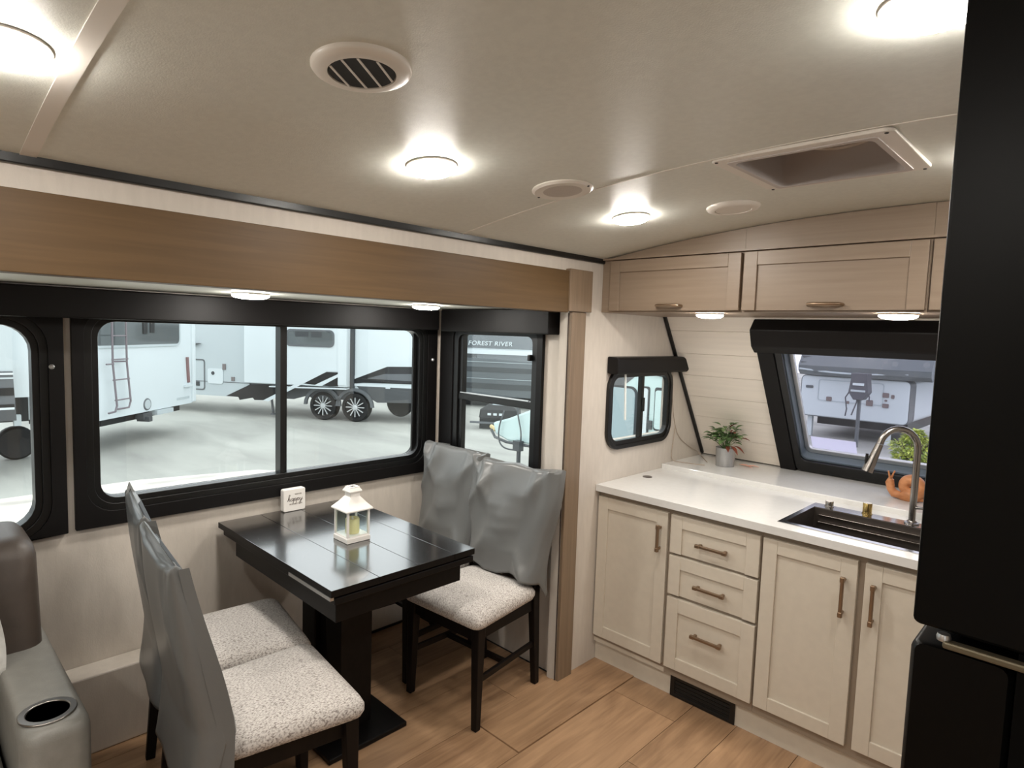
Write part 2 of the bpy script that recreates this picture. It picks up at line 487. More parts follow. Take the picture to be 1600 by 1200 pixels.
# front wall: sloped backing with shiplap boards; the window hole
sl = Vector((0, -0.643, 1)).normalized()       # up the slope
sn = Vector((0, 1, 0.643)).normalized()        # outwards
P0 = Vector((0, 3.442, 0.92))
MS = Matrix((( 1, 0, 0, P0.x), (0, sl.y, sn.y, P0.y), (0, sl.z, sn.z, P0.z), (0, 0, 0, 1)))   # local: x, up-slope, outward
def up(z): return (z - 0.92) / sl.z
WX0, WX1, WS0, WS1 = -1.20, -0.25, up(0.955), up(1.58)
fr = thing('wall_front', (XW, 3.6, .5), None, None, kind='structure')
b = MB(MS)
bd = .012
b.box(XW, WX0, -.7, 1.42, bd, bd + .03); b.box(WX1, XR, -.7, 1.42, bd, bd + .03)
b.box(WX0, WX1, -.7, WS0, bd, bd + .03); b.box(WX0, WX1, WS1, 1.42, bd, bd + .03)
b.build('backing', M_darkhole, fr)
s0 = up(1.04) - 0.1428
edges = [s0 + .1428 * i for i in range(0, 10)]
lo_e = up(.915)
for i in range(-1, 9):
    a = max(lo_e, s0 + .1428 * i) + .0012; c = s0 + .1428 * (i + 1) - .0012
    if c <= lo_e + .01: continue
    for (xa, xb) in (((XW, XR),) if (c < WS0 + .001 or a > WS1 - .001) else ((XW, WX0), (WX1, XR))):
        MB(MS).box(xa, xb, a, c, 0, .011).build('board', M_ship, fr)
b = MB(); b.box(XW, XR, 3.46, 3.5, -.05, .93); b.build('lower_backing', M_wall, fr)
# corner strip
MB(MS).box(XW + .002, XW + .020, up(.93), up(1.75), -.014, -.001).build('trim_2', M_blackg, bev=.003, kind='structure')

# black ceiling cove trim, header, post with block
struct('trim_3', box(XW + .0005, XW + .014, YB, 2.372, 1.931, 1.957), M_blackg, bev=.003)
struct('trim_4', box(XW - .05, -1.73, YB, 2.108, 1.697, 1.877), M_oak_shade, bev=.002)
struct('trim_5', box(XW + .0005, -1.732, 2.140, 2.240, 0.001, 1.702), M_oakv_lit, bev=.003)
struct('trim_6', box(XW + .0005, -1.722, 2.106, 2.265, 1.703, 1.886), M_oakv_lit, bev=.002)
struct('trim_7', box(-1.7530, -1.7496, 2.1365, 2.1398, 0.001, 1.696), mat('dark_gap', (52, 36, 26), .6))
struct('baseboard_left', box(XS + .001, XS + .008, .87, YE - .002, 0.001, .012), M_blackg)

# ------------------------------------------------------------------ windows
def window_side(name, hole, frame, parts, r=.06, xw=XS, extra=None):
    """window in a wall x = const; hole y0,y1,z0,z1; frame outer"""
    w = thing(name, (xw, (hole[0] + hole[1]) / 2, hole[2]), None, None, kind='structure')
    y0, y1, z0, z1 = hole
    def rr(d, rad): return rrect(y0 - d, y1 + d, z0 - d, z1 + d, rad)
    MB().ring(rrect(*frame, .004), rr(.045, r + .035), 'x', xw + .0005, xw + .022).build('frame_board', M_black, w, bev=.002)
    MB().ring(rr(.046, r + .036), rr(.02, r + .015), 'x', xw + .0005, xw + .014).build('frame', M_blackg, w, bev=.002)
    MB().ring(rr(.021, r + .016), rr(-.001, r), 'x', xw - .055, xw + .007).build('inner_frame', M_blackg, w, bev=.002)
    MB().prism(rr(-.0015, r), 'x', xw - .038, xw - .034).build('pane', M_glass, w)
    for nm, bb, m in parts: bb.build(nm, m, w, bev=.002)
    return w
w1 = window_side('window_1', G1, (.485, 2.150, .825, 1.66), [
    ('mullion', box(XS - .05, XS + .002, 1.268, 1.290, .925, 1.595), M_blackg),
    ('sash_stile', box(XS - .034, XS - .012, 1.291, 1.306, .925, 1.595), M_blackg),
    ('sash_stile', box(XS - .034, XS - .02, 2.020, 2.040, .925, 1.595), M_blackg)])
MB().lathe([(.001, 0), (.008, .0), (.009, .008), (.004, .012)], (XS + .022, 2.115, 1.44), 10, 'x').build('latch_pin', M_alum, w1)
w0 = window_side('window_2', G0, (-1.07, .462, .822, 1.66), [
    ('mullion', box(XS - .05, XS + .002, -.30, -.27, .86, 1.575), M_blackg)], r=.09)
MB().lathe([(.001, 0), (.008, .0), (.009, .008), (.004, .012)], (XS + .022, .425, 1.43), 10, 'x').build('latch_pin', M_alum, w0)
# end window (plane y = YE)
w3 = thing('window_3', (-2.25, YE, .8), None, None, kind='structure')
x0, x1, z0, z1 = E1
def rr3(d, rad): return rrect(x0 - d, x1 + d, z0 - d, z1 + d, rad)
MB().ring(rrect(-2.666, -1.918, .70, 1.64, .004), rr3(.035, .055), 'y', YE - .020, YE - .0005).build('frame_board', M_black, w3, bev=.002)
MB().ring(rr3(.036, .056), rr3(-.001, .035), 'y', YE - .012, YE + .045).build('inner_frame', M_blackg, w3, bev=.002)
MB().prism(rr3(-.0015, .035), 'y', YE + .030, YE + .034).build('pane', M_glass, w3)
box(x0, x1, YE - .004, YE + .04, 1.238, 1.272).build('meeting_rail', M_blackg, w3, bev=.003)
box(x0 + .02, x1 - .02, YE - .009, YE + .0, 1.274, 1.279).build('rail_edge', M_alum, w3)
box(x0, x0 + .028, YE + .0, YE + .03, .80, 1.585).build('sash_stile', M_blackg, w3, bev=.002)
box(x1 - .012, x1 + .004, YE - .034, YE - .013, 1.47, 1.50).build('latch', M_blackg, w3, bev=.003)
# small kitchen window
w4 = thing('window_4', (XW, 2.74, 1.085), None, None, kind='structure')
y0, y1, z0, z1 = SW
def rr4(d, rad): return rrect(y0 - d, y1 + d, z0 - d, z1 + d, rad)
MB().ring(rr4(.042, .095), rr4(.02, .075), 'x', XW + .0005, XW + .018).build('frame', M_blackg, w4, bev=.003)
MB().ring(rr4(.021, .076), rr4(-.001, .05), 'x', XW - .016, XW + .012).build('inner_frame', M_blackg, w4, bev=.002)
MB().prism(rr4(-.0015, .05), 'x', XW - .013, XW - .010).build('pane', M_glass, w4)
box(XW - .016, XW + .010, 2.738, 2.762, z0, z1).build('mullion', M_blackg, w4, bev=.003)
box(XW + .012, XW + .02, 2.74, 2.758, 1.22, 1.29).build('latch', M_blackg, w4, bev=.002)
# front sloped window
w5 = thing('window_5', (-.7, 3.4, .95), None, None, kind='structure')
MB(MS).box(-1.275, -1.195, up(.905), up(1.575), -.022, -.001).build('jamb_board', M_black, w5, bev=.003)
MB(MS).box(-.27, -.18, up(.905), up(1.585), -.022, -.001).build('jamb_board', M_black, w5, bev=.003)
MB(MS).ring(rrect(-1.194, -.271, up(.925), up(1.585), .03), rrect(-1.160, -.30, up(.985), up(1.575), .03), 'z', -.014, .004).build('frame', M_blackg, w5, bev=.003)
MB(MS).ring(rrect(-1.175, -.29, up(.975), up(1.585), .035), rrect(-1.155, -.31, up(.992), up(1.578), .03), 'z', .004, .075).build('reveal', M_bluegrey, w5)
MB(MS).ring(rrect(-1.153, -.31, up(.994), up(1.577), .03), rrect(-1.133, -.33, up(1.015), up(1.57), .02), 'z', .05, .068).build('inner_frame', M_alum, w5, bev=.002)
MB(MS).prism(rrect(-1.15, -.31, up(.995), up(1.575), .02), 'z', .058, .062).build('pane', M_glass2, w5)
MB(MS).box(-1.118, -.905, up(1.022), up(1.085), .054, .0575).build('sticker', M_sticker, w5)

# valances
def valance(name_label, bld, grp=None, **k):
    o = bld.build('window_valance', M_black, bev=.006, seg=3, **k)
    o['label'] = name_label; o['category'] = 'valance'
    return o
valance('long black padded valance above the dining windows', box(XS + .001, -2.60, YSB + .02, 2.098, 1.602, 1.708))
valance('black padded valance box on the end wall of the slide-out', box(-2.594, -1.832, 2.10, YE - .001, 1.597, 1.713))
valance('short black valance box over the small kitchen side window', MB().prism([(XW + .001, 1.503), (XW + .001, 1.422), (XW + .055, 1.418), (XW + .065, 1.43), (XW + .065, 1.49), (XW + .055, 1.5)], 'y', 2.44, 3.115))
va = MB(MS).prism([(.935, -.002), (.785, -.002), (.785, -.072), (.832, -.09), (.915, -.072)], 'x', -1.264, -.16)
valance('wide black valance with angled ends over the sloped sink window', va)
wand = MB().tube([(XW + .028, 2.557, 1.421), (XW + .028, 2.572, 1.19)], .0055, 8).build('blind_wand', mat('clear_wand', (232, 238, 236), .3), smooth=50)
wand['label'] = 'thin pale blind wand hanging in front of the small side window'; wand['category'] = 'wand'

# ------------------------------------------------------------------ lamps
def lamp(x, y, z, r, label, lens=M_lens, group='round flush lamps', thick=.02, cat='lamp'):
    t = thing('puck_lamp', (x, y, z), label, cat, group)
    MB().lathe([(r, 0), (r * 1.02, -.004), (r * .97, -.008)], (x, y, z), 32).build('rim', M_plastic, t, smooth=40)
    MB().lathe([(r * .985, -.006), (r * .975, -.011), (r * .80, -thick * .85), (r * .5, -thick), (.002, -thick * 1.03)], (x, y, z), 32).build('lens', lens, t, smooth=60)
    return t
tilt = []
def clamp_lamp(x, y, label, **k):
    t = lamp(x, y, arch(x) - .001, .064, label, **k)
    sl_ = -2 * .11 * (x + .5) / 1.25 ** 2
    t.rotation_euler = (0, -math.atan(sl_), 0)
    return t
clamp_lamp(-1.265, .150, 'lit round ceiling lamp at the far left edge')
clamp_lamp(-1.285, 1.000, 'lit round ceiling lamp over the dining table aisle, right of the big louvred vent')
clamp_lamp(-1.262, 1.862, 'lit round ceiling lamp farthest back near the kitchen wall cabinets')
clamp_lamp(-.215, 1.000, 'lit round ceiling lamp beside the top of the black fridge')
clamp_lamp(-.215, 1.862, 'added round ceiling lamp hidden behind the black fridge, over the kitchen floor')  # unseen lamp added to brighten the kitchen side
clamp_lamp(-1.27, -.70, 'unseen round ceiling lamp added behind the viewer, over the sofa', )  # this and the next two: unseen lamps added for more room light
clamp_lamp(-.215, -.70, 'unseen round ceiling lamp added behind the viewer, on the right')
clamp_lamp(-.75, -1.6, 'unseen round ceiling lamp added at the rear of the room')
lamp(-2.31, .972, 1.714, .066, 'lit round lamp under the slide-out ceiling, left one over the table', group='slide-out lamps')
lamp(-2.31, 1.782, 1.714, .063, 'lit round lamp under the slide-out ceiling, by the corner window', group='slide-out lamps')
lamp(-1.247, 2.455, 1.7085, .056, 'lit puck lamp under the left wall cabinet', lens=M_lens2, group='cabinet lamps')
lamp(-.556, 2.455, 1.7085, .060, 'lit puck lamp under the right wall cabinet above the sink window', lens=M_lens2, group='cabinet lamps')

# vents, speaker, hatch
def tiltroot(t, x):
    t.rotation_euler = (0, -math.atan(-2 * .11 * (x + .5) / 1.25 ** 2), 0)
def vent(x, y, r, label, ang, closed=False):
    z = arch(x)
    t = thing('ceiling_vent', (x, y, z), label, 'vent', 'round ceiling air vents')
    MB().lathe([(r, .0), (r * 1.0, -.004), (r * .96, -.009), (r * .84, -.013), (r * .68, -.013), (r * .66, -.004), (r * .66, .0)], (x, y, z), 40).build('vent_ring', M_plastic, t, smooth=35)
    MB().lathe([(r * .655, -.0115), (r * .65, -.0015), (.002, -.0015)], (x, y, z), 24).build('throat', M_darkhole if not closed else M_plastic, t)
    d = Vector((cos(ang), sin(ang), 0)); n = Vector((-sin(ang), cos(ang), 0))
    for k in (-1.5, -.5, .5, 1.5):
        off = k * r * .32; half = sqrt(max(1e-6, (r * .65) ** 2 - off ** 2))
        c = Vector((x, y, z - (.011 if not closed else .008))) + n * off
        tw = n * (.0035 if closed else 0.0) + Vector((0, 0, .004))
        if closed:
            MB().bar(c - d * half, c + d * half, r * .22, .002).build('louvre', M_plastic, t)
        else:
            MB().bar(c - d * half, c + d * half, .0038, .004).build('louvre', M_plastic, t)
    for k in (-1, 0, 1):
        if closed: break
        c = Vector((x, y, z - .005)) + n * (k * r * .32) - d * (.12 * r)
        MB().bar(c - n * .007, c + n * .007, .012, .003).build('louvre_link', mat('vent_link', (96, 90, 84), .5), t)
    tiltroot(t, x)
vent(-.965, .597, .085, 'round white ceiling vent with open angled louvres over dark throat', radians(126))
vent(-.965, 2.02, .086, 'small round white ceiling vent with closed louvres near the cabinets', radians(20), True)
x, y = -1.205, 1.42; z = arch(x)
t = thing('ceiling_speaker', (x, y, z), 'round white ceiling speaker grille between the lamps', 'speaker')
MB().lathe([(.089, 0), (.090, -.004), (.082, -.009), (.076, -.008)], (x, y, z), 40).build('speaker_ring', M_plastic, t, smooth=40)
MB().lathe([(.075, -.001), (.074, -.007), (.04, -.009), (.002, -.010)], (x, y, z), 40).build('grille', mat('speaker_grille', (200, 190, 180), .6, var=.25, scale=(900, 900, 900)), t, smooth=40)
for a in (.2, 3.3): MB().lathe([(.004, 0), (.003, -.002)], (x + .083 * cos(a), y + .083 * sin(a), z - .008), 8).build('screw', M_darkhole, t)
tiltroot(t, x)

hx, hy = (HX0 + HX1) / 2, (HY0 + HY1) / 2
t = thing('roof_hatch', (hx, hy, 2.05), 'square white framed roof hatch opening in the ceiling', 'hatch')
zt = 2.059
MB().ring(rrect(HX0 - .034, HX1 + .038, HY0 - .027, HY1 + .020, .025), rrect(HX0 + .004, HX1 - .004, HY0 + .004, HY1 - .004, .012), 'z', zt - .0095, zt - .0005).build('hatch_frame', M_plastic, t, bev=.003, seg=3)
MB().ring(rrect(HX0 - .001, HX1 + .001, HY0 - .001, HY1 + .001, .012), rrect(HX0 + .012, HX1 - .012, HY0 + .012, HY1 - .012, .025), 'z', zt - .012, 2.24).build('shaft', M_shaft, t, smooth=40)
box(HX0, HX1, HY0, HY1, 2.242, 2.256).build('shade_panel', M_shade, t)
lo = []
for i in range(15):
    u = i / 14; xx = HX0 + .014 + u * (HX1 - HX0 - .028)
    dz = .045 * sin(pi * u)
    lo.append([(xx, HY1 - .035, 2.172 - dz), (xx, HY1 - .013, 2.172 - dz), (xx, HY1 - .013, 2.178 - dz), (xx, HY1 - .035, 2.178 - dz)])
MB().loft(lo).build('dome_rim', M_plastic, t, smooth=40)
MB().prism([(l[1][0], l[1][2] + .006) for l in lo] + [(HX1 - .013, 2.242), (HX0 + .013, 2.242)], 'y', HY1 - .0155, HY1 - .0125).build('shade_panel', M_shade, t)
for sx, sy in ((HX0 - .02, HY0 - .012), (HX1 + .022, HY0 - .012), (HX0 - .02, HY1 + .010), (HX1 + .022, HY1 + .010)):
    MB().lathe([(.005, 0), (.004, -.002)], (sx, sy, zt - .009), 8).build('screw', M_darkhole, t)

# ------------------------------------------------------------------ kitchen
def shaker(b_frame, b_panel, x0, x1, z0, z1, y, w=.055, wt=.055, wb=.055, d=.019):
    """front face at y (towards -Y)"""
    b_frame.box(x0, x0 + w, y, y + d, z0, z1); b_frame.box(x1 - w, x1, y, y + d, z0, z1)
    if wt: b_frame.box(x0 + w, x1 - w, y + .0006, y + d, z1 - wt, z1)
    if wb: b_frame.box(x0 + w, x1 - w, y + .0006, y + d, z0, z0 + wb)
    b_panel.box(x0 + w - .003, x1 - w + .003, y + .009, y + d - .001, z0 + (wb - .003 if wb else 0), z1 - (wt - .003 if wt else 0))
def shaker_door(parent, name, x0, x1, z0, z1, y, m, **k):
    f, p = MB(), MB()
    shaker(f, p, x0, x1, z0, z1, y, **k)
    o = f.build(name, m, parent, bev=.0015)
    p.build('panel', m, o)
    return o
def pull(parent, x, y, z, L, vertical, m=M_bronze):
    b = MB()
    if vertical:
        b.box(x - .006, x + .006, y - .034, y - .022, z - L / 2, z + L / 2)
        for s_ in (-1, 1):
            b.box(x - .005, x + .005, y - .024, y, z + s_ * (L / 2 - .012) - .006, z + s_ * (L / 2 - .012) + .006)
            b.box(x - .0075, x + .0075, y - .036, y - .021, z + s_ * (L / 2 - .008) - .01, z + s_ * (L / 2 - .008) + .01)
    else:
        b.box(x - L / 2, x + L / 2, y - .034, y - .022, z - .006, z + .006)
        for s_ in (-1, 1):
            b.box(x + s_ * (L / 2 - .012) - .006, x + s_ * (L / 2 - .012) + .006, y - .024, y, z - .005, z + .005)
            b.box(x + s_ * (L / 2 - .008) - .01, x + s_ * (L / 2 - .008) + .01, y - .036, y - .021, z - .0075, z + .0075)
    return b.build('handle', m, parent, bev=.0025)

YC = 2.41
# lower units
t = thing('base_cabinet', (-1.55, YC + .3, .10), 'narrow greige base cabinet with one door by the side wall', 'cabinet', 'kitchen base cabinets')
box(XW + .001, -1.3585, YC + .020, 2.97, .10, .857).build('body', M_gapc, t)
box(XW + .001, -1.3585, YC + .0195, YC + .030, .10, .12).build('bottom_rail', M_lower, t)
d = shaker_door(t, 'door', -1.742, -1.366, .140, .832, YC, M_lower); pull(d, -1.398, YC, .715, .118, True)
t = thing('base_cabinet', (-1.15, YC + .3, .10), 'greige kitchen drawer unit with three drawers and bar handles', 'cabinet', 'kitchen base cabinets')
box(-1.3575, -.9535, YC + .020, 2.97, .10, .857).build('body', M_gapc, t)
for i, (a, c, wb, hz) in enumerate(((.662, .832, 0, .728), (.476, .650, 0, .545), (.140, .462, .055, .330))):
    d = shaker_door(t, 'drawer', -1.350, -.956, a, c, YC, M_lower, wb=wb, wt=.055 if i < 2 else .062)
    pull(d, -1.152, YC + .009, hz, .135, False)
t = thing('base_cabinet', (-.6, YC + .3, .10), 'greige double-door sink base cabinet beside the fridge', 'cabinet', 'kitchen base cabinets')
b = MB(); b.box(-.9525, -.9225, YC + .020, 2.97, .10, .857); b.box(-.25, -.20, YC + .020, 2.97, .10, .857)
b.box(-.9225, -.25, YC + .020, YC + .035, .10, .857); b.box(-.9225, -.25, YC + .035, 2.97, .10, .12)
b.build('body', M_gapc, t)
d = shaker_door(t, 'door', -.944, -.606, .140, .832, YC, M_lower); pull(d, -.645, YC, .695, .145, True)
d = shaker_door(t, 'door', -.582, -.24, .140, .832, YC, M_lower); pull(d, -.548, YC, .695, .145, True)
struct('trim_8', box(XW + .001, -.20, YC + .035, YC + .05, 0.001, .0995), M_lower)
t = thing('floor_register', (-1.176, YC + .03, .001), 'black air register grille in the toe kick under the drawers', 'vent')
MB().ring(rrect(-1.327, -1.026, .002, .0985, .002), rrect(-1.305, -1.048, .018, .083, .002), 'y', YC + .028, YC + .0345).build('register_frame', M_blackg, t, bev=.002)
box(-1.306, -1.047, YC + .033, YC + .0348, .017, .084).build('register_back', M_darkhole, t)
for i in range(4): box(-1.306, -1.047, YC + .029, YC + .033, .026 + i * .016, .030 + i * .016).build('slat', M_blackg, t)

# countertop with sink cut-out
t = thing('countertop', (-.9, 2.7, .86), 'glossy white quartz countertop with raised rear ledge', 'countertop')
SK = (-.905, -.22, 2.478, 2.838)
MB().ring([(-.12, 2.99), (XW + .001, 2.99), (XW + .001, 2.39), (-.12, 2.39)], [(SK[1], SK[3]), (SK[0], SK[3]), (SK[0], SK[2]), (SK[1], SK[2])], 'z', .858, .89).build('slab', M_quartz, t, bev=.002)
box(XW + .001, -.12, 2.985, 3.455, .858, .9135).build('ledge', M_quartz, t, bev=.004)
# sink
t = thing('kitchen_sink', (-.56, 2.65, .70), 'dark gunmetal undermount workstation sink set in white counter', 'sink')
ix0, ix1, iy0, iy1 = -.896, -.235, 2.492, 2.822
rim_o = [(SK[1] + .018, SK[3] + .06), (SK[0] - .012, SK[3] + .06), (SK[0] - .012, SK[2] - .012), (SK[1] + .018, SK[2] - .012)]
rim_i = [(ix1, iy1), (ix0, iy1), (ix0, iy0), (ix1, iy0)]
MB().ring(rim_o, rim_i, 'z', .8905, .8925).build('rim', mat('satin_sink_rim', (190, 188, 186), .18, metal=1.0), t)
b = MB(); th = .004
b.ring([(ix1 + th, iy1 + th), (ix0 - th, iy1 + th), (ix0 - th, iy0 - th), (ix1 + th, iy0 - th)], rim_i, 'z', .70, .891)
b.box(ix0, ix1, iy0, iy1, .700, .704)
b.build('basin', M_sinkm, t, bev=.003)
for zz in (.866, .835):
    box(ix0 + .02, ix1 - .02, iy1 - .014, iy1 + .0005, zz - .006, zz).build('workstation_ledge', mat('sink_ledge', (120, 114, 110), .25, metal=1.0), t, bev=.002)
    box(ix0 + .02, ix1 - .02, iy0 - .0005, iy0 + .014, zz - .006, zz).build('workstation_ledge', M_sinkm, t, bev=.002)
MB().lathe([(.04, .0), (.038, .004), (.02, .003), (.001, .003)], (-.56, 2.66, .704), 20).build('drain', M_steel, t, smooth=40)
# faucet
t = thing('kitchen_faucet', (-.543, 2.867, .893), 'brushed nickel gooseneck pull-down kitchen faucet at the sink', 'faucet')
bx, by = -.543, 2.867
ddx, ddy = -.80, -.60
R_ = .072
pts = [(bx, by, .90), (bx, by, 1.05), (bx, by, 1.19)]
for i in range(1, 13):
    a = pi * i / 12 * .93
    pts.append((bx + ddx * R_ * (1 - cos(a)), by + ddy * R_ * (1 - cos(a)), 1.19 + R_ * 1.12 * sin(a)))
e = Vector(pts[-1]); dn = (Vector(pts[-1]) - Vector(pts[-2])).normalized()
MB().tube(pts, .0128, 16).build('gooseneck', M_nickel, t, smooth=50)
tip0 = e + dn * .002; tip1 = e + dn * .12 + Vector((ddx, ddy, 0)) * .004
MB().tube([tip0, tip0.lerp(tip1, .3), tip0.lerp(tip1, .7), tip1], [.0138, .0155, .019, .0205], 18).build('spray_head', M_nickel, t, smooth=50)
c = tip0.lerp(tip1, .62) + Vector((ddx, ddy, 0)) * .019
MB().tube([c + Vector((0, 0, .03)), c, c + Vector((0, 0, -.028))], [.005, .008, .005], 8).build('spray_button', M_blackg, t, smooth=50)
MB().lathe([(.026, 0), (.026, .005), (.018, .009), (.016, .012)], (bx, by, .8926), 24).build('base_flange', M_nickel, t, smooth=40)
b = MB().tube([(bx + .012, by - .004, .96), (bx + .045, by - .012, .965), (bx + .075, by - .02, .985)], [.007, .006, .005], 10).build('lever', M_nickel, t, smooth=50)
for (x, y, r, h, m, lb) in ((-.852, 2.873, .0165, .024, M_nickel, 'short silver button dispenser cap behind the sink'), (-.706, 2.878, .0175, .046, M_gold, 'tall gold ribbed soap dispenser cap behind the sink')):
    t = thing('soap_dispenser', (x, y, .8926), lb, 'dispenser')
    MB().lathe([(r * 1.12, 0), (r * 1.12, .003), (r, .005), (r, h - .002), (r * .94, h), (.001, h)], (x, y, .8926), 24).build('cap', m, t, smooth=40)
    MB().lathe([(r * .9, h), (r * .88, h + .0012), (.001, h + .0012)], (x, y, .8926), 24).build('cap_top', M_plastic, t, smooth=40)
o = MB().lathe([(.024, 0), (.024, .002), (.021, .0032), (.001, .0032)], (-1.675, 2.728, .8902), 28).build('counter_grommet', mat('grommet_dark', (84, 76, 72), .35), smooth=40)
o['label'] = 'small dark round grommet set in the countertop near the wall'; o['category'] = 'grommet'

# upper cabinets
YU = 2.375
def upper(x0, x1, doors, label, left_filler=None):
    t = thing('wall_cabinet', ((x0 + x1) / 2, YU + .2, 1.709), label, 'cabinet', 'overhead cabinets on the front wall')
    n = 10
    loop = [(x0, 1.709), (x1, 1.709)] + [(x1 + (x0 - x1) * i / n, arch(x1 + (x0 - x1) * i / n) - .002) for i in range(n + 1)]
    MB().prism(loop, 'y', YU, YU + .018).build('face_frame', M_upper, t)
    box(x0, x1, YU + .018, 2.885, 1.709, 1.721).build('bottom_panel', M_upper, t)
    for a, c, h in doors:
        d = shaker_door(t, 'door', a, c, 1.716, 1.940, YU - .020, M_upper, w=.052, wt=.052, wb=0)
        b = MB(); m_ = (a + c) / 2; yy = YU - .011
        b.tube([(m_ - .058, yy - .001, 1.7355), (m_ - .052, yy - .02, 1.737), (m_ - .03, yy - .026, 1.7375), (m_ + .03, yy - .026, 1.7375), (m_ + .052, yy - .02, 1.737), (m_ + .058, yy - .001, 1.7355)], [.006, .0065, .0065, .0065, .0065, .006], 8).build('handle', M_bronze, d, smooth=50)
    return t
upper(XW + .001, -1.0745, [(-1.695, -1.080, 0)], 'wood-toned overhead cabinet nearest the side wall')
upper(-1.0735, -.4565, [(-1.068, -.462, 0)], 'wood-toned overhead cabinet above the sink window')
upper(-.4555, .2, [(-.450, .19, 0)], 'wood-toned overhead cabinet cut off by the black fridge')
box(XW + .001, .2, YU - .0225, YU - .0015, 1.9445, 1.953).build('trim_9', M_upper, kind='structure')

# ------------------------------------------------------------------ fridge
FX, FY = -.1215, .68
t = thing('refrigerator', (FX + .35, FY + .3, 0.001), 'tall black refrigerator seen edge-on at the right of the kitchen', 'refrigerator')
sc = FY / .65
zs_ = 1.6 - (1.6 - 1.338) * sc
def door_prof(x0, x1, z0, z1, r, corners):
    return rrect(x0, x1, z0, z1, r, 4)
MB().prism(rrect(FX, FX + .145, zs_ + .012, 1.94, .006, 3), 'y', FY, FY + .62).build('freezer_door', M_gloss_black, t, bev=.004)
b = MB()
lo_z = 0.12; zt2 = zs_ - .004
b.loft([[(x, y, z) for x, z in rrect(FX + ins, FX + .078 - ins, lo_z + ins, zt2 - ins * .3, .008, 3)] for y, ins in ((FY, .004), (FY + .006, 0), (FY + .61, 0), (FY + .62, .004))])
b.build('lower_door', M_gloss_black, t, smooth=40)
box(FX + .079, FX + .72, FY + .006, FY + .62, .10, zs_ + .010).build('body', mat('fridge_body', (3, 3, 3), .6, spec=0.1), t)
box(FX + .146, FX + .72, FY + .003, FY + .62, zs_ + .011, 1.94).build('upper_body', M_gloss_black, t)
hz = zs_ + .003
MB().bar((FX + .026, FY - .004, hz), (FX + .16, FY - .004, hz), .010, .007).build('hinge_strip', mat('hinge_metal', (112, 104, 86), .45, metal=.6), t, bev=.002)
MB().lathe([(.001, -.003), (.0055, -.003), (.006, 0), (.005, .003), (.001, .0035)], (FX + .026, FY - .002, hz + .005), 14).build('hinge_pin', M_alum, t, smooth=40)
o = box(FX + .098, FX + .66, FY - .012, FY + .003, .001, 1.29).build('refrigerator_surround', M_lower)
o['label'] = 'greige side panel beside the lower right of the black refrigerator'; o['category'] = 'panel'

# ------------------------------------------------------------------ dining table
t = thing('dining_table', (-2.2, 1.29, .001), 'black wooden pedestal dining table against the slide-out wall', 'table')
ty = [.985, 1.165, 1.335, 1.50, 1.602]
for a, c in zip(ty, ty[1:]):
    o = box(-2.676, -1.736, a + .0003, c - .0003, .736, .760).build('board', M_blackwood, t, bev=.0015)
    o.data.materials.append(M_blackside)
    for p in o.data.polygons:
        if p.normal.z < .5: p.material_index = 1
box(-2.66, -1.739, 1.0, 1.598, .706, .730).build('lower_leaf', M_blackside, t, bev=.003)
box(-2.65, -1.76, .998, 1.59, .7295, .737).build('spacer', M_darkleg, t)
b = MB(); b.ring([(-1.765, 1.555), (-2.575, 1.555), (-2.575, 1.018), (-1.765, 1.018)], [(-1.787, 1.533), (-2.553, 1.533), (-2.553, 1.04), (-1.787, 1.04)], 'z', .634, .7055)
b.build('apron', M_blackside, t, bev=.002)
box(-2.03, -1.742, .9845, .9975, .724, .7355).build('slide_rail', M_alum, t)
box(-2.16, -2.05, 1.205, 1.345, .020, .706).build('pedestal', M_blackside, t, bev=.004)
box(-2.36, -2.25, 1.205, 1.345, .020, .706).build('pedestal', M_blackside, t, bev=.004)
box(-2.249, -2.161, 1.23, 1.32, .020, .634).build('pedestal_web', M_darkleg, t)
box(-2.47, -1.942, 1.10, 1.445, .002, .022).build('base_plate', M_blackside, t, bev=.004)

# lantern
LX, LY = -2.135, 1.30
t = thing('lantern', (LX, LY, .761), 'white candle lantern with peaked roof standing on the black table', 'lantern')
rot = radians(0)
h_ = .052
def sq(h, z): return [(LX - h, LY - h, z), (LX + h, LY - h, z), (LX + h, LY + h, z), (LX - h, LY + h, z)]
MB().loft([sq(h_, .761), sq(h_, .778), sq(h_ - .003, .783), sq(h_ - .003, .786)]).build('base', M_whitemet, t, bev=.001)
for sx in (-1, 1):
    for sy in (-1, 1):
        box(LX + sx * (h_ - .006) - .004, LX + sx * (h_ - .006) + .004, LY + sy * (h_ - .006) - .004, LY + sy * (h_ - .006) + .004, .786, .885).build('corner_post', M_whitemet, t)
for sx in (-1, 1):
    box(LX + sx * (h_ - .006) - .0008, LX + sx * (h_ - .006) + .0008, LY - h_ + .010, LY + h_ - .010, .786, .884).build('pane', M_lglass, t)
    box(LX - h_ + .010, LX + h_ - .010, LY + sx * (h_ - .006) - .0008, LY + sx * (h_ - .006) + .0008, .786, .884).build('pane', M_lglass, t)
MB().loft([sq(h_ + .008, .885), sq(h_ + .008, .890), sq(.040, .912), sq(.024, .933), sq(.0215, .936), sq(.0215, .955)]).build('roof', M_whitemet, t, bev=.001)
MB().loft([sq(.027, .954), sq(.028, .958), sq(.020, .972)], True, False).build('chimney_cap', M_whitemet, t)
MB().ring([(LX + .020, LY + .02), (LX - .02, LY + .02), (LX - .02, LY - .02), (LX + .02, LY - .02)], [(LX + .011, LY + .011), (LX - .011, LY + .011), (LX - .011, LY - .011), (LX + .011, LY - .011)], 'z', .9715, .974).build('chimney_rim', M_whitemet, t)
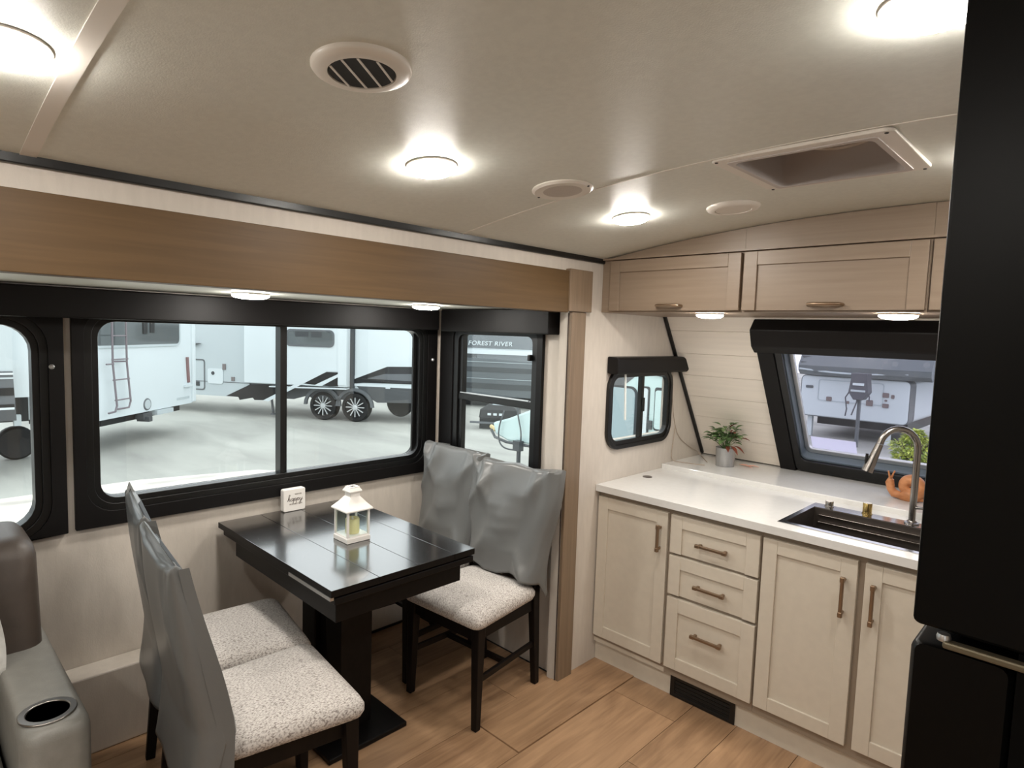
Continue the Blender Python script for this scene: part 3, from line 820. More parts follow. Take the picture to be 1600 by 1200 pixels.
cd = thing('pillar_candle', (LX + .003, LY, .787), 'cream pillar candle inside the white lantern', 'candle')
MB().lathe([(.0265, 0), (.0275, .004), (.0275, .056), (.025, .060), (.021, .057), (.019, .050), (.001, .048)], (LX + .003, LY, .787), 28).build('wax', M_cream, cd, smooth=50)
MB().lathe([(.004, 0), (.006, .006), (.0035, .014), (.001, .018)], (LX + .003, LY, .835), 10).build('flame_tip', M_whitemet, cd, smooth=50)

# happy sign: block near the window wall
sx0, sy0 = -2.652, 1.252
t = thing('block_sign', (sx0 + .02, sy0 + .055, .761), 'small square white block sign with cursive lettering on the table', 'sign')
MB().prism(rrect(sy0, sy0 + .104, .761, .863, .008, 4), 'x', sx0 - .010, sx0 + .022).build('block', M_whitemet, t, bev=.003)
strokes = {
 'h': [[(0, .1), (.18, .75), (.24, 1.35), (.12, 1.5), (.05, 1.2), (.08, .4), (.06, 0), (.18, .45), (.33, .62), (.40, .45), (.36, .1), (.46, .02), (.56, .2)]],
 'a': [[(.48, .5), (.3, .62), (.1, .4), (.08, .1), (.25, 0), (.42, .25), (.50, .6), (.45, .2), (.5, .02), (.62, .15)]],
 'p': [[(.0, .2), (.14, .62), (.08, 0), (-.02, -.6), (.06, -.1), (.16, .45), (.34, .62), (.42, .35), (.28, .05), (.14, .08), (.40, .05), (.56, .2)]],
 'y': [[(0, .2), (.10, .6), (.10, .15), (.26, .02), (.42, .3), (.48, .62), (.40, 0), (.25, -.55), (.08, -.5), (.2, -.2), (.65, .25)]]}
def catmull(P, n=5):
    P = [Vector((p[0], p[1], 0)) for p in P]; out = []
    for i in range(len(P) - 1):
        p0, p1, p2, p3 = P[max(i - 1, 0)], P[i], P[i + 1], P[min(i + 2, len(P) - 1)]
        for k in range(n):
            u = k / n
            out.append(.5 * ((2 * p1) + (-p0 + p2) * u + (2 * p0 - 5 * p1 + 4 * p2 - p3) * u * u + (-p0 + 3 * p1 - 3 * p2 + p3) * u ** 3))
    out.append(P[-1]); return out
b = MB(); xo = 0
fx = sx0 + .0225
for ch in 'happy':
    for st in strokes[ch]:
        q = catmull(st)
        b.tube([(fx, sy0 + .017 + (xo + p.x + p.y * .2) * .0252, .808 + p.y * .0195 * (1.5 if p.y < 0 else 1)) for p in q], [.0009] * len(q), 5)
    xo += .56
b.build('lettering', M_ink, t)
b = MB(); random.seed(3)
for zz, ya, yb in ((.838, .055, .085), (.794, .028, .088)):
    y = ya
    while y < yb:
        w = .0022
        b.box(fx - .0005, fx + .0006, sy0 + y, sy0 + y + w, zz - .0025, zz + .0025)
        b.box(fx - .0005, fx + .0006, sy0 + y, sy0 + y + .004, zz + random.choice((-.0025, .0018)), zz + .0025)
        y += .0062
b.build('small_lettering', M_inkpale, t, kind='stuff')

# ------------------------------------------------------------------ dining chairs
def tapered(pts_bottom, pts_top, b):
    b.loft([pts_bottom, pts_top])
def leg_mb(xb, yb, xt, yt, zt_, wb=.028, wt=.042):
    def s_(x, y, z, w): return [(x - w / 2, y - w / 2, z), (x + w / 2, y - w / 2, z), (x + w / 2, y + w / 2, z), (x - w / 2, y + w / 2, z)]
    return MB().loft([s_(xb, yb, .001, wb), s_(xt, yt, zt_, wt)])
def trap(hf, hb, yf, yb, z, r=.035, n=5):
    """rounded trapezoid, front wide"""
    P = [(hf, yf), (-hf, yf), (-hb, yb), (hb, yb)]
    out = []
    for i in range(4):
        p = Vector((*P[i], 0)); a = Vector((*P[i - 1], 0)); c = Vector((*P[(i + 1) % 4], 0))
        da = (a - p).normalized(); dc = (c - p).normalized()
        s0_, s1_ = p + da * r, p + dc * r
        for k in range(n + 1):
            u = k / n
            q = s0_ * (1 - u) ** 2 + p * 2 * u * (1 - u) + s1_ * u * u
            out.append((q.x, q.y, z))
    return out
def make_chair():
    t = thing('dining_chair', (0, 0, 0), 'chair', 'chair', 'dining chairs at the black table')
    for s_ in (-1, 1):
        leg_mb(s_ * .198, .200, s_ * .192, .192, .425).build('leg', M_darkleg, t, bev=.003)
        b = MB()
        def q(x, y, z, w, d): return [(x - w / 2, y - d / 2, z), (x + w / 2, y - d / 2, z), (x + w / 2, y + d / 2, z), (x - w / 2, y + d / 2, z)]
        b.loft([q(s_ * .160, -.235, .001, .028, .03), q(s_ * .168, -.195, .43, .036, .042), q(s_ * .175, -.20, .6, .032, .034), q(s_ * .185, -.262, .96, .03, .022)])
        b.build('rear_leg', M_darkleg, t, bev=.003)
        MB().bar((s_ * .178, .19, .395), (s_ * .163, -.19, .395), .022, .06).build('apron_rail', M_darkleg, t, bev=.002)
        MB().bar((s_ * .190, .185, .20), (s_ * .162, -.205, .20), .016, .024).build('stretcher', M_darkleg, t, bev=.002)
    MB().bar((-.18, .19, .395), (.18, .19, .395), .022, .06).build('apron_rail', M_darkleg, t, bev=.002)
    MB().bar((-.16, -.19, .395), (.16, -.19, .395), .022, .06).build('apron_rail', M_darkleg, t, bev=.002)
    MB().bar((-.172, 0, .20), (.172, 0, .20), .024, .018).build('stretcher', M_darkleg, t, bev=.002)
    for zz, yy, ww in ((.94, -.258, .07), (.78, -.232, .05), (.60, -.20, .05)):
        MB().bar((-.18, yy, zz), (.18, yy, zz), .014, ww).build('back_slat', M_darkleg, t, bev=.003)
    # cushion
    loops = []
    for ins, z in ((.012, .424), (.002, .430), (-.004, .445), (-.004, .462), (.004, .478), (.020, .490), (.05, .498), (.09, .503), (.14, .506)):
        loops.append(trap(.224 - ins, .192 - ins, .232 - ins, -.185 + ins * (1 if ins > 0 else 1), z, max(.012, .04 - ins * .12)))
    MB().loft(loops).build('seat', M_fabric, t, smooth=60)
    return t
def cover(t, wtop, wbot, seed, zf=.50, zb=.40, top=.995, wr=1.0, lean=.275, spike=0, thick=.05, flap=True, tilt_=0.0, sag=0.0):
    rnd = random.Random(seed)
    n, m = 112, 48
    ph = [rnd.uniform(0, 6.28) for _ in range(12)]
    loops = []
    def fold(u, v, front):
        # u across -1..1, v 0 bottom 1 top : drape folds
        f = 0
        pl = u * 6.2 + ph[0] + .6 * sin(u * 3 + ph[4])
        f += wr * .011 * max(0, (v - .45) / .55) ** 1.5 * (1 - abs(sin(pl))) ** 1.2 * 1.6
        f += .010 * v ** 3 * sin(u * 9.5 + ph[0]) + .006 * v ** 4 * sin(u * 17 + ph[1])
        f += .008 * (1 - v) ** 2 * sin(u * 6 + ph[2] + v * 3)
        dlt = (u * .8 + (v - .55) * 1.3 + .1 * sin(ph[3]))
        f += .022 * math.exp(-abs(dlt * 6.0) ** 1.4) * (.3 + .7 * front)
        dl2 = (u * .9 - (v - .2) * 1.6 + .35)
        f += .016 * math.exp(-abs(dl2 * 7) ** 1.4)
        dl3 = (u * 1.1 + (v - .9) * 1.5 - .5)
        f += .018 * math.exp(-abs(dl3 * 7) ** 1.4)
        f += .014 * math.exp(-abs((u + .1 - (v - .1) * .5) * 9) ** 1.4) * (1 - v)
        f -= .016 * front * math.exp(-((u - .45) * 3.5) ** 2 - ((v - .06) * 9) ** 2)
        return f * wr
    for j in range(m + 1):
        v = j / m
        hw = (wbot + (wtop - wbot) * v) / 2
        l = []
        for i in range(n):
            a = 2 * pi * i / n
            ca, sa = cos(a), sin(a)
            u = math.copysign(abs(ca) ** .35, ca)      # superellipse
            w_ = math.copysign(abs(sa) ** .8, sa)
            front = w_ > 0
            zb_ = zf if front else zb
            blend = .5 + .5 * max(-1, min(1, w_ * 3))
            z0_ = zb * (1 - blend) + zf * blend
            if front: z0_ -= .0
            z0_ += .012 * sin(u * 5 + ph[5]) * wr
            ztop = top + (.006 * sin(u * 7 + ph[6]) + .012 * abs(u) ** 6) * (1 if wr > .5 else .6) - tilt_ * u - sag * (1 - u * u)
            z = z0_ + (ztop - z0_) * v
            vv = (z - .4) / .6
            cy = -.195 - max(0, (z - .55)) * (lean - .195) / .42
            th = thick * (1.0 - .62 * v ** 5) * (1 + .5 * (1 - v) ** 3)
            y = cy + w_ * th
            y += fold(u, v, 1 if front else 0) * (1 if front else -1) * (1 - .3 * v)
            x = u * hw + .006 * wr * sin(v * 8 + ph[7] + (0 if u > 0 else 2)) * abs(u)
            l.append((x, y, z))
        loops.append(l)
    # close the top: pinch to a ridge
    last = loops[-1]
    cyt = sum(p[1] for p in last) / n
    loops.append([(p[0] * .995, cyt + (p[1] - cyt) * .45, p[2] + .006) for p in last])
    loops.append([(p[0] * .98, cyt + (p[1] - cyt) * .08, p[2] + .008) for p in last])
    b = MB().loft(loops, False, True)
    o = b.build('chair_cover', M_vinyl, t, smooth=70)
    md = o.modifiers.new('thickness', 'SOLIDIFY'); md.thickness = .0018; md.offset = -1
    if flap:   # loose seam flap down one side
        for sd in flap:
            vs = []; fs = []
            K = 18
            for k in range(K + 1):
                v = k / K
                z = zb + .0 + (top - zb) * v
                hw = (wbot + (wtop - wbot) * v) / 2
                cy = -.195 - max(0, (z - .55)) * (lean - .195) / .42
                out = .010 + .045 * (1 - v) ** 1.2 * (.75 + .25 * sin(v * 7 + ph[8])) * (1 - math.exp(-v * 9)) 
                vs += [(sd * (hw + .000), cy + .006, z), (sd * (hw + .004), cy + .02 + out, z + .002), (sd * (hw + .0055), cy + .02 + out, z + .002), (sd * (hw + .002), cy + .006, z)]
            for k in range(K):
                for q_ in range(4):
                    a_, b_ = k * 4 + q_, k * 4 + (q_ + 1) % 4
                    fs.append((a_, b_, b_ + 4, a_ + 4))
            MB().add(vs, fs).build('cover_flap', M_vinyl, t, smooth=60)
    if spike:
        hw = wtop / 2
        for sd in spike:
            cyt2 = -.195 - (top - .55) * (lean - .195) / .42
            MB().loft([[(sd * (hw - .05), cyt2 - .018, top - .012), (sd * hw, cyt2 - .012, top - .02), (sd * hw, cyt2 + .012, top - .02), (sd * (hw - .05), cyt2 + .018, top - .012)],
                       [(sd * (hw - .012), cyt2 - .003, top + .026), (sd * (hw - .004), cyt2 - .002, top + .030), (sd * (hw - .004), cyt2 + .002, top + .030), (sd * (hw - .012), cyt2 + .003, top + .026)]]).build('cover_corner', M_vinyl, t, smooth=60)
    return o
c0 = make_chair()
specs = [
 ((-1.79, .79), -6, 'covered dining chair in the left foreground, nearest the viewer, back turned', dict(wtop=.43, wbot=.47, seed=2, zf=.515, zb=.36, wr=.28, sag=.030, flap=(1,), spike=(), thick=.045)),
 ((-2.235, .855), -9, 'left dining chair by the window wall behind the foreground chair', dict(wtop=.44, wbot=.45, seed=5, zf=.515, zb=.38, wr=.28, sag=.030, flap=(1,), spike=(-1,), thick=.045)),
 ((-1.947, 1.815), 184.4, 'right dining chair beside the oak post with its pale seat in full view', dict(wtop=.54, wbot=.42, seed=11, zf=.515, zb=.44, wr=1.25, flap=(), top=.985, lean=.25, thick=.05)),
 ((-2.40, 1.83), 180, 'far right dining chair in the window corner, mostly hidden by the table', dict(wtop=.46, wbot=.42, seed=17, zf=.515, zb=.44, wr=1.2, flap=(), top=.995, lean=.235, thick=.045)),
]
chairs = [c0] + [copy_tree(c0) for _ in range(3)]
for c, ((x, y), rz, lb, kw) in zip(chairs, specs):
    c['label'] = lb
    cover(c, **kw)
    c.location = (x, y, 0); c.rotation_euler = (0, 0, radians(rz))

# ------------------------------------------------------------------ sofa with cup holder
def rbox(b, x0, x1, y0, y1, z0, z1, r=.03):
    L = []
    for ins, z in ((r * .6, z0), (r * .15, z0 + r * .4), (0, z0 + r), (0, z1 - r * 1.2), (r * .12, z1 - r * .6), (r * .5, z1 - r * .15), (r * 1.2, z1)):
        L.append([(p[0], p[1], z) for p in rrect(x0 + ins, x1 - ins, y0 + ins, y1 - ins, max(.004, r - ins * .4), 5)])
    return b.loft(L)
t = thing('sofa', (-2.15, -.5, .001), 'brown leatherette sofa with cup holder in its console arm', 'sofa')
ARM = (-2.52, -1.770, .200, .348)
# arm with real hole for the cup
b = MB()
L = []
for ins, z in ((.02, .012), (0, .04), (0, .575), (.004, .592), (.014, .604), (.024, .607)):
    L.append([(p[0], p[1], z) for p in rrect(ARM[0] + ins, ARM[1] - ins, ARM[2] + ins, ARM[3] - ins, max(.01, .045 - ins * .5), 6)])
cxx, cyy, cr = -1.862, .268, .050
nn = len(L[0])
oc = L[-1]
hole = []
for p in oc:
    a = math.atan2((p[1] - .274), (p[0] - cxx))
    hole.append(a)
# hole loop matched by angle around cup centre
hl = [(cxx + cr * cos(math.atan2(p[1] - cyy, p[0] - cxx)), cyy + cr * sin(math.atan2(p[1] - cyy, p[0] - cxx)), .607) for p in oc]
b.loft(L + [hl, [(p[0], p[1], .53) for p in hl]], True, True)
b.build('console_arm', M_sofa, t, smooth=50)
MB().ring([(cxx + .062 * cos(2 * pi * i / 40), cyy + .062 * sin(2 * pi * i / 40)) for i in range(40)], [(cxx + .046 * cos(2 * pi * i / 40), cyy + .046 * sin(2 * pi * i / 40)) for i in range(40)], 'z', .6065, .6125).build('cup_ring', M_steel, t, bev=.002, smooth=40)
MB().lathe([(.0465, .077), (.0463, .0), (.045, .0), (.045, .077)], (cxx, cyy, .533), 32).build('cup_wall', M_darkhole, t)
MB().lathe([(.046, .0), (.046, .004), (.001, .004)], (cxx, cyy, .5305), 32).build('cup_floor', M_blackg, t)
def cushion(name, x0, x1, y0, y1, z0, z1, r=.05, shear=0.0):
    b = MB(); rbox(b, x0, x1, y0, y1, z0, z1, r)
    for v in b.v: v.x -= shear * (v.z - z0)
    return b.build(name, M_sofab if name == 'back_cushion' else M_sofa, t, smooth=50)
cushion('back_cushion', -2.54, -2.23, -.40, .325, .42, .925, .05, .22)
cushion('back_cushion', -2.54, -2.23, -1.13, -.405, .42, .925, .05, .22)
cushion('seat_cushion', -2.45, -1.80, -.46, .195, .30, .46, .05)
cushion('seat_cushion', -2.45, -1.80, -1.13, -.465, .30, .46, .05)
cushion('base', -2.56, -1.82, -1.13, .195, .03, .30, .02)
cushion('console_arm', -2.52, -1.77, -1.28, -1.132, .012, .607, .04)
# throw draped on the sofa back
b = MB()
vs, fs = [], []
NU, NV = 14, 22
for j in range(NV + 1):
    v = j / NV
    for i in range(NU + 1):
        u = i / NU
        y = -.30 + u * .515 + .01 * sin(v * 9)
        if v < .3:
            x = -2.52 + .24 * v / .3 + .0; z = .975 + .01 * sin(u * 9)
        else:
            w_ = (v - .3) / .7
            x = -2.27 + .11 * w_ + .014 * sin(u * 15 + w_ * 3); z = .965 - w_ * .36 + .012 * sin(u * 11)
        vs.append((x, y, z))
for j in range(NV):
    for i in range(NU):
        a = j * (NU + 1) + i; fs.append((a, a + 1, a + NU + 2, a + NU + 1))
b.add(vs, fs)
o = b.build('throw_blanket', M_blanket, smooth=70)
md = o.modifiers.new('thickness', 'SOLIDIFY'); md.thickness = .008
o['label'] = 'pale plaid throw blanket draped over the sofa back at left edge'; o['category'] = 'blanket'

# ------------------------------------------------------------------ plants and small things on the ledge
def leaf(b, base, d, L, w, droop=.3):
    base = Vector(base); d = Vector(d).normalized()
    side = d.cross(Vector((0, 0, 1)));
    if side.length < .1: side = Vector((1, 0, 0))
    side.normalize(); upv = side.cross(d)
    vs = []
    for k in range(5):
        u = k / 4
        c = base + d * (L * u) - Vector((0, 0, droop * L * u * u))
        ww = w * sin(pi * min(.97, .08 + u * .92)) * .5
        vs += [tuple(c + side * ww + upv * ww * .35), tuple(c), tuple(c - side * ww + upv * ww * .35)]
    fs = []
    for k in range(4):
        a = k * 3; fs += [(a, a + 1, a + 4, a + 3), (a + 1, a + 2, a + 5, a + 4)]
    b.add(vs, fs)
px_, py_ = -1.50, 3.225
t = thing('potted_plant', (px_, py_, .9145), 'small green trailing plant in a silver tin pot on the ledge', 'plant')
MB().lathe([(.047, 0), (.049, .002), (.051, .098), (.053, .101), (.050, .101), (.048, .09), (.001, .088)], (px_, py_, .9145), 28).build('pot', M_potmet, t, smooth=40)
random.seed(12)
b = MB(); bs = MB(); br = MB()
for i in range(95):
    a = random.uniform(0, 2 * pi); r = random.uniform(0, .035); rad = random.uniform(.01, .085)
    hgt = random.uniform(.01, .125) * (1 - rad * 5) + .015
    p = Vector((px_ + cos(a) * rad, py_ + sin(a) * rad * .8 - .01, 1.02 + hgt))
    if i % 3 == 0: bs.tube([(px_ + cos(a) * r * .3, py_ + sin(a) * r * .3, 1.0), (px_ + cos(a) * rad * .6, py_ + sin(a) * rad * .6, 1.01 + hgt * .8), tuple(p)], [.0016, .0013, .001], 5)
    tgt = br if (i % 9 == 0 and cos(a) > 0) else b
    leaf(tgt, p, (cos(a) * 1.0, sin(a), random.uniform(.0, 1.3) * (1 - rad * 6)), random.uniform(.035, .058), random.uniform(.022, .034))
b.build('foliage', M_leaf, t, kind='stuff'); bs.build('stems', M_leaf, t, kind='stuff')
for a_, l_ in ((-.6, .07), (-.15, .065), (-1.0, .05)):
    leaf(br, (px_ + .05 * cos(a_), py_ + .05 * sin(a_), 1.03), (cos(a_), sin(a_), -.1), l_, .024, .4)
br.build('russet_leaves', M_leafred, t, kind='stuff')
b = MB(); leaf(b, (-1.445, 3.285, .922), (1, .1, .0), .07, .03, .1); leaf(b, (-1.40, 3.29, .922), (.9, .5, .05), .06, .022, .1)
o = b.build('dried_leaf', M_pinkleaf); o['label'] = 'pinkish dried leaf lying on the ledge beside the tin pot'; o['category'] = 'leaf'
md = o.modifiers.new('thickness', 'SOLIDIFY'); md.thickness = .0015

# snail ornament with a fern
sx_, sy_ = -.64, 3.185
t = thing('snail_ornament', (sx_, sy_, .9145), 'terracotta coloured snail ornament on the ledge behind the faucet', 'ornament')
MB().tube([(sx_ - .056, sy_, 1.000), (sx_ - .060, sy_, .982), (sx_ - .054, sy_, .955), (sx_ - .040, sy_, .936), (sx_ - .01, sy_, .930), (sx_ + .04, sy_, .929), (sx_ + .10, sy_, .925)],
          [.012, .018, .017, .019, .0165, .0155, .004], 16).build('body', M_terra, t, smooth=60)
b = MB()
sp = []; rs_ = []
for i in range(60):
    a = i / 59 * 2 * pi * 1.9 - pi * .75
    f = 1 - i / 59
    rad = .008 + .034 * f
    sp.append((sx_ + .022 + rad * cos(a), sy_ + .002 * sin(a), .976 + rad * sin(a))); rs_.append(.010 + .022 * f)
b.tube(sp, rs_, 12).build('shell', M_terra, t, smooth=60)
for q_ in (-1, 1):
    MB().tube([(sx_ - .058, sy_ + q_ * .007, .998), (sx_ - .064 + .014 * (q_ > 0), sy_ + q_ * .012, 1.026), (sx_ - .066 + .02 * (q_ > 0), sy_ + q_ * .014, 1.035)], [.005, .0035, .004], 8).build('feeler', M_terra, t, smooth=60)

# charging cord on the wall
pts = [(XW + .006, 3.045, 1.415), (XW + .006, 3.06, 1.25), (XW + .006, 3.10, 1.12), (XW + .006, 3.16, 1.04), (XW + .006, 3.28, .975), (-1.735, 3.37, .935), (-1.67, 3.31, .918), (-1.60, 3.22, .9165)]
pts2 = [(XW + .006, 3.105, 1.115), (XW + .006, 3.09, 1.03), (XW + .006, 3.08, .95), (-1.735, 3.09, .919), (-1.68, 3.10, .9165), (-1.57, 3.13, .9165)]
def smooth_pts(P, n=6):
    P = [Vector(p) for p in P]; out = []
    for i in range(len(P) - 1):
        p0, p1, p2, p3 = P[max(i - 1, 0)], P[i], P[i + 1], P[min(i + 2, len(P) - 1)]
        for k in range(n):
            u = k / n
            out.append(.5 * ((2 * p1) + (-p0 + p2) * u + (2 * p0 - 5 * p1 + 4 * p2 - p3) * u * u + (-p0 + 3 * p1 - 3 * p2 + p3) * u ** 3))
    out.append(P[-1]); return out
b = MB().tube(smooth_pts(pts), .002, 6)
b.tube(smooth_pts(pts2), .002, 6)
o = b.build('cord', M_cord, smooth=60); o['label'] = 'thin beige cord running down the side wall onto the ledge'; o['category'] = 'cord'

# ================================================================== exterior yard
GZ = -.55
yd = MB().box(-45, 30, -30, 45, GZ - .1, GZ); struct('yard_ground', yd, M_concrete)
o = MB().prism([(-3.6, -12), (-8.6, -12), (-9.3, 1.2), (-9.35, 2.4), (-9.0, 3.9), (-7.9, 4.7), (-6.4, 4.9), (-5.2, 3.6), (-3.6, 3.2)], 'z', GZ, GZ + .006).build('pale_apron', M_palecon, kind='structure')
# outer shell of this trailer, so the room is closed from outside
def rect_trailer(*a): pass

def frame_M(org, d):
    """local x along d (horizontal), y outward to the viewer, z up"""
    d = Vector((d[0], d[1], 0)).normalized(); n = Vector((d.y, -d.x, 0))
    return Matrix(((d.x, n.x, 0, org[0]), (d.y, n.y, 0, org[1]), (0, 0, 1, 0), (0, 0, 0, 1)))
def wheel(parent, M, s, z, r=.36, w=.24, spokes=12, out=0.0, rimr=.24):
    tb = MB(M); prof = [(r * .62, out - w), (r * .94, out - w), (r, out - w * .85), (r, out - .03), (r * .94, out), (rimr + .01, out + .002), (rimr, out - .03)]
    tb.lathe([(a, h) for a, h in prof], (s, 0, z), 36, 'y')
    o = tb.build('wheel', M_tyre, parent, smooth=40)
    MB(M).lathe([(rimr, -.05 + out), (rimr - .01, -.045 + out), (.02, -.045 + out)], (s, 0, z), 30, 'y').build('rim_disc', M_darkhole, o)
    for k in range(spokes):
        a = 2 * pi * k / spokes
        p = (s + .05 * cos(a), out - .015, z + .05 * sin(a)); q = (s + (rimr - .015) * cos(a), out - .012, z + (rimr - .015) * sin(a))
        MB(M).bar(p, q, .02, .034, up=(0, 1, 0)).build('spoke', M_rim, o)
    MB(M).lathe([(.06, -.02 + out), (.055, .0 + out), (.02, .005 + out)], (s, 0, z), 14, 'y').build('hub', M_rim, o, smooth=40)
    return o

# --- long two-axle trailer with slide-out (behind the big window)
MD = frame_M((-13.103, 7.156), (.826, .5637))
t = thing('travel_trailer', (-13.1, 7.16, GZ), 'long white trailer with black diagonal stripes and twin spoked wheels', 'trailer', 'trailers in the yard')
MB(MD).box(-7, 2.45, -2.0, 0, .22, 2.9).build('body', M_rvwhite, t)
MB(MD).box(-7, -1.84, -.3, .01, -.12, 2.9).build('grey_side_panel', M_rvgrey, t)
MB(MD).box(-1.84, 2.44, -1.9, -.02, -.02, .22).build('skirt', M_rvskirt, t)
sl_o = MB(MD).box(-1.84, .70, -.3, .22, .255, 2.9).build('slide_out', M_rvwhite, t, bev=.01)
MB(MD).box(.70, .80, -.02, .05, .10, 2.9).build('slide_seal', M_seam, sl_o)
MB(MD).box(.50, .70, .222, .24, .30, 2.9).build('slide_corner_trim', M_rvwhite, sl_o)
def decal(nm, pts, m, o0, o1, par=None): return MB(MD).prism(pts, 'y', o0, o1).build(nm, m, par or t)
decal('black_decal', [(-2.44, -.11), (-1.84, .18), (-.72, .21), (-1.30, -.16), (-1.7, -.17), (-1.75, -.12), (-2.09, -.19), (-2.12, -.12)], M_rvdark, .011, .02)
decal('wheel_skirt', [(-1.2, -.10), (-.75, .14), (-.5, .22), (.70, .22), (.70, -.05), (-.2, -.08), (-.35, .0), (-.7, -.10)], M_rvskirt, .0, .012)
decal('white_stripe', [(-1.35, -.14), (.20, .66), (.50, .66), (.50, .61), (.24, .60), (-1.22, -.16)], M_rvwhite, .221, .232)
decal('black_decal', [(-.38, .30), (.22, .585), (.50, .585), (.50, .27), (.30, .26)], M_rvdark, .2212, .226)
decal('white_stripe', [(-.1, .26), (.50, .55), (.50, .48), (.1, .26)], M_rvwhite, .2262, .234)
decal('white_stripe', [(-1.2, .20), (.70, .235), (.70, .205), (-1.2, .175)], M_rvwhite, .012, .235)
decal('black_decal', [(.80, .52), (1.55, .78), (2.44, .80), (2.44, .38), (1.0, .36), (.80, .33)], M_rvdark, .001, .01)
decal('grey_band', [(1.1, .46), (1.5, .58), (2.44, .62), (2.44, .44)], M_rvmid, .0102, .014)
decal('white_stripe', [(.80, .52), (1.55, .80), (2.44, .83), (2.44, .78), (1.58, .75), (.80, .44)], M_rvwhite, .0102, .018)
decal('white_stripe', [(.80, .335), (2.44, .335), (2.44, .28), (.80, .28)], M_rvwhite, .0102, .018)
decal('skirt_panel', [(.85, .28), (2.44, .28), (2.44, -.04), (1.35, -.08), (1.05, .08)], M_rvskirt, .0, .01)
decal('small_sticker', [(1.55, .31), (1.66, .31), (1.66, .25), (1.55, .25)], M_rvwhite, .0182, .02)
for s_ in (.03, .82):
    wheel(t, MD, s_, -.215, r=.335, out=.02)
    arc_o = [(s_ + .46 * cos(a), -.20 + .43 * sin(a)) for a in [pi * k / 12 for k in range(13)]]
    arc_i = [(s_ + .39 * cos(a), -.20 + .36 * sin(a)) for a in [pi * k / 12 for k in range(12, -1, -1)]]
    MB(MD).prism(arc_o + arc_i, 'y', .0, .06).build('fender', M_rvmid, t)
MB(MD).lathe([(.01, -.1), (.30, -.1), (.33, -.05), (.30, 0), (.01, 0)], (1.75, -.35, -.10), 24, 'y').build('spare_wheel', M_tyre, t)
b = MB(MD); b.box(2.15, 2.20, -.3, -.25, -.5, .0); b.lathe([(.10, 0), (.08, .03), (.02, .05)], (2.175, -.275, GZ), 12); b.build('stabiliser_jack', M_rvgrey, t)
b = MB(MD); b.bar((-1.27, .0, -.12), (-1.20, .05, -.45), .04, .04, up=(1, 0, 0)); b.lathe([(.07, 0), (.05, .03)], (-1.20, .05, -.48), 10); b.build('stabiliser_jack', M_rvskirt, t)
MB(MD).prism(rrect(-.75, .37, 1.17, 1.50, .09, 4), 'y', .2212, .232).build('window', M_rvglass, t)
MB(MD).ring(rrect(-.78, .40, 1.14, 1.53, .11, 4), rrect(-.74, .36, 1.18, 1.49, .09, 4), 'y', .221, .238).build('window_frame', M_rvmid, t)
for a_, c_ in ((-.55, -.22), (-.16, .10)):
    MB(MD).box(a_, c_, .2322, .235, 1.36, 1.48).build('blind_band', M_seam, t)
MB(MD).ring(rrect(-3.75, -3.0, .0, .74, .06, 3), rrect(-3.72, -3.03, .03, .71, .05, 3), 'y', .01, .018).build('cargo_door_edge', M_rvmid, t)
MB(MD).box(-3.25, -3.15, .0105, .03, .10, .20).build('door_latch', M_seam, t)
MB(MD).prism(rrect(-2.92, -2.52, .17, .53, .05, 3), 'y', .0105, .03).build('service_hatch', M_rvwhite, t)
MB(MD).lathe([(.045, 0), (.04, .01)], (-2.78, .03, .42), 12, 'y').build('inlet', M_seam, t)
for a_, z_ in ((-2.48, .56), (-2.25, .30)): MB(MD).box(a_ - .05, a_ + .03, .0105, .03, z_ - .05, z_ + (.09 if z_ > .5 else .05)).build('outlet_box', mat('outlet_taupe', (120, 112, 112), .5), t)
MB(MD).prism([(-3.6, 1.12), (-3.1, 1.12), (-3.6, .95)], 'y', .0105, .10).build('awning_bracket', M_rvmid, t)
MB(MD).box(-7, -1.84, .0105, .018, .21, .225).build('belt_line', M_rvmid, t)

# --- trailer rear with ladder
MB2 = frame_M((-11.5, 2.467), (-.6686, .7436))
def fM2(s, z): return (s, z)
t = thing('travel_trailer', (-12.4, 3.4, GZ), 'white trailer rear with dark ladder and tinted window', 'trailer', 'trailers in the yard')
b = MB(MB2)
sgn = 1
# outward normal of this frame must face the room: y local negative
b.prism(rrect(-.25, 2.60, .0, 2.9, .05, 4), 'y', -1.4, 0.0)
b.build('body', M_rvwhite, t)
MB(MB2).box(2.55, 2.66, -.3, .04, .02, 2.9).build('corner_trim', M_rvwhite, t, bev=.02)
MB(MB2).prism(rrect(-.16, 2.13, 1.18, 1.95, .08, 4), 'y', .0, .016).build('rear_window', M_rvglass, t)
MB(MB2).ring(rrect(-.19, 2.16, 1.15, 1.98, .11, 4), rrect(-.15, 2.12, 1.19, 1.94, .08, 4), 'y', .0, .024).build('window_frame', M_rvgrey, t)
for a_ in (1.02, 1.22): MB(MB2).box(a_, a_ + .12, .0165, .03, 1.38 if a_ < 1.1 else 1.4, 1.95).build('blind_band', M_rvdark, t)
def lpt(s, z, o=.12): return MB2 @ Vector((s, o, z))
b = MB(); b.tube([lpt(.10, 2.0), lpt(.10, .9), lpt(.18, .22), lpt(.14, .13), lpt(-.02, .12)], .016, 8)
b.tube([lpt(.43, 2.0), lpt(.44, .9), lpt(.52, .26), lpt(.47, .16), lpt(.33, .14, .02)], .016, 8); la = b.build('ladder', M_ladder, t, smooth=60)
for z_, a_, c_ in ((1.35, .08, .45), (.97, .08, .47), (.64, .10, .50), (.31, .14, .53)):
    MB().tube([lpt(a_, z_), lpt(c_, z_)], .012, 6).build('rung', M_ladder, la)
MB().tube([lpt(.44, .93), lpt(.24, .93, .01)], .014, 6).build('standoff', M_ladder, la)
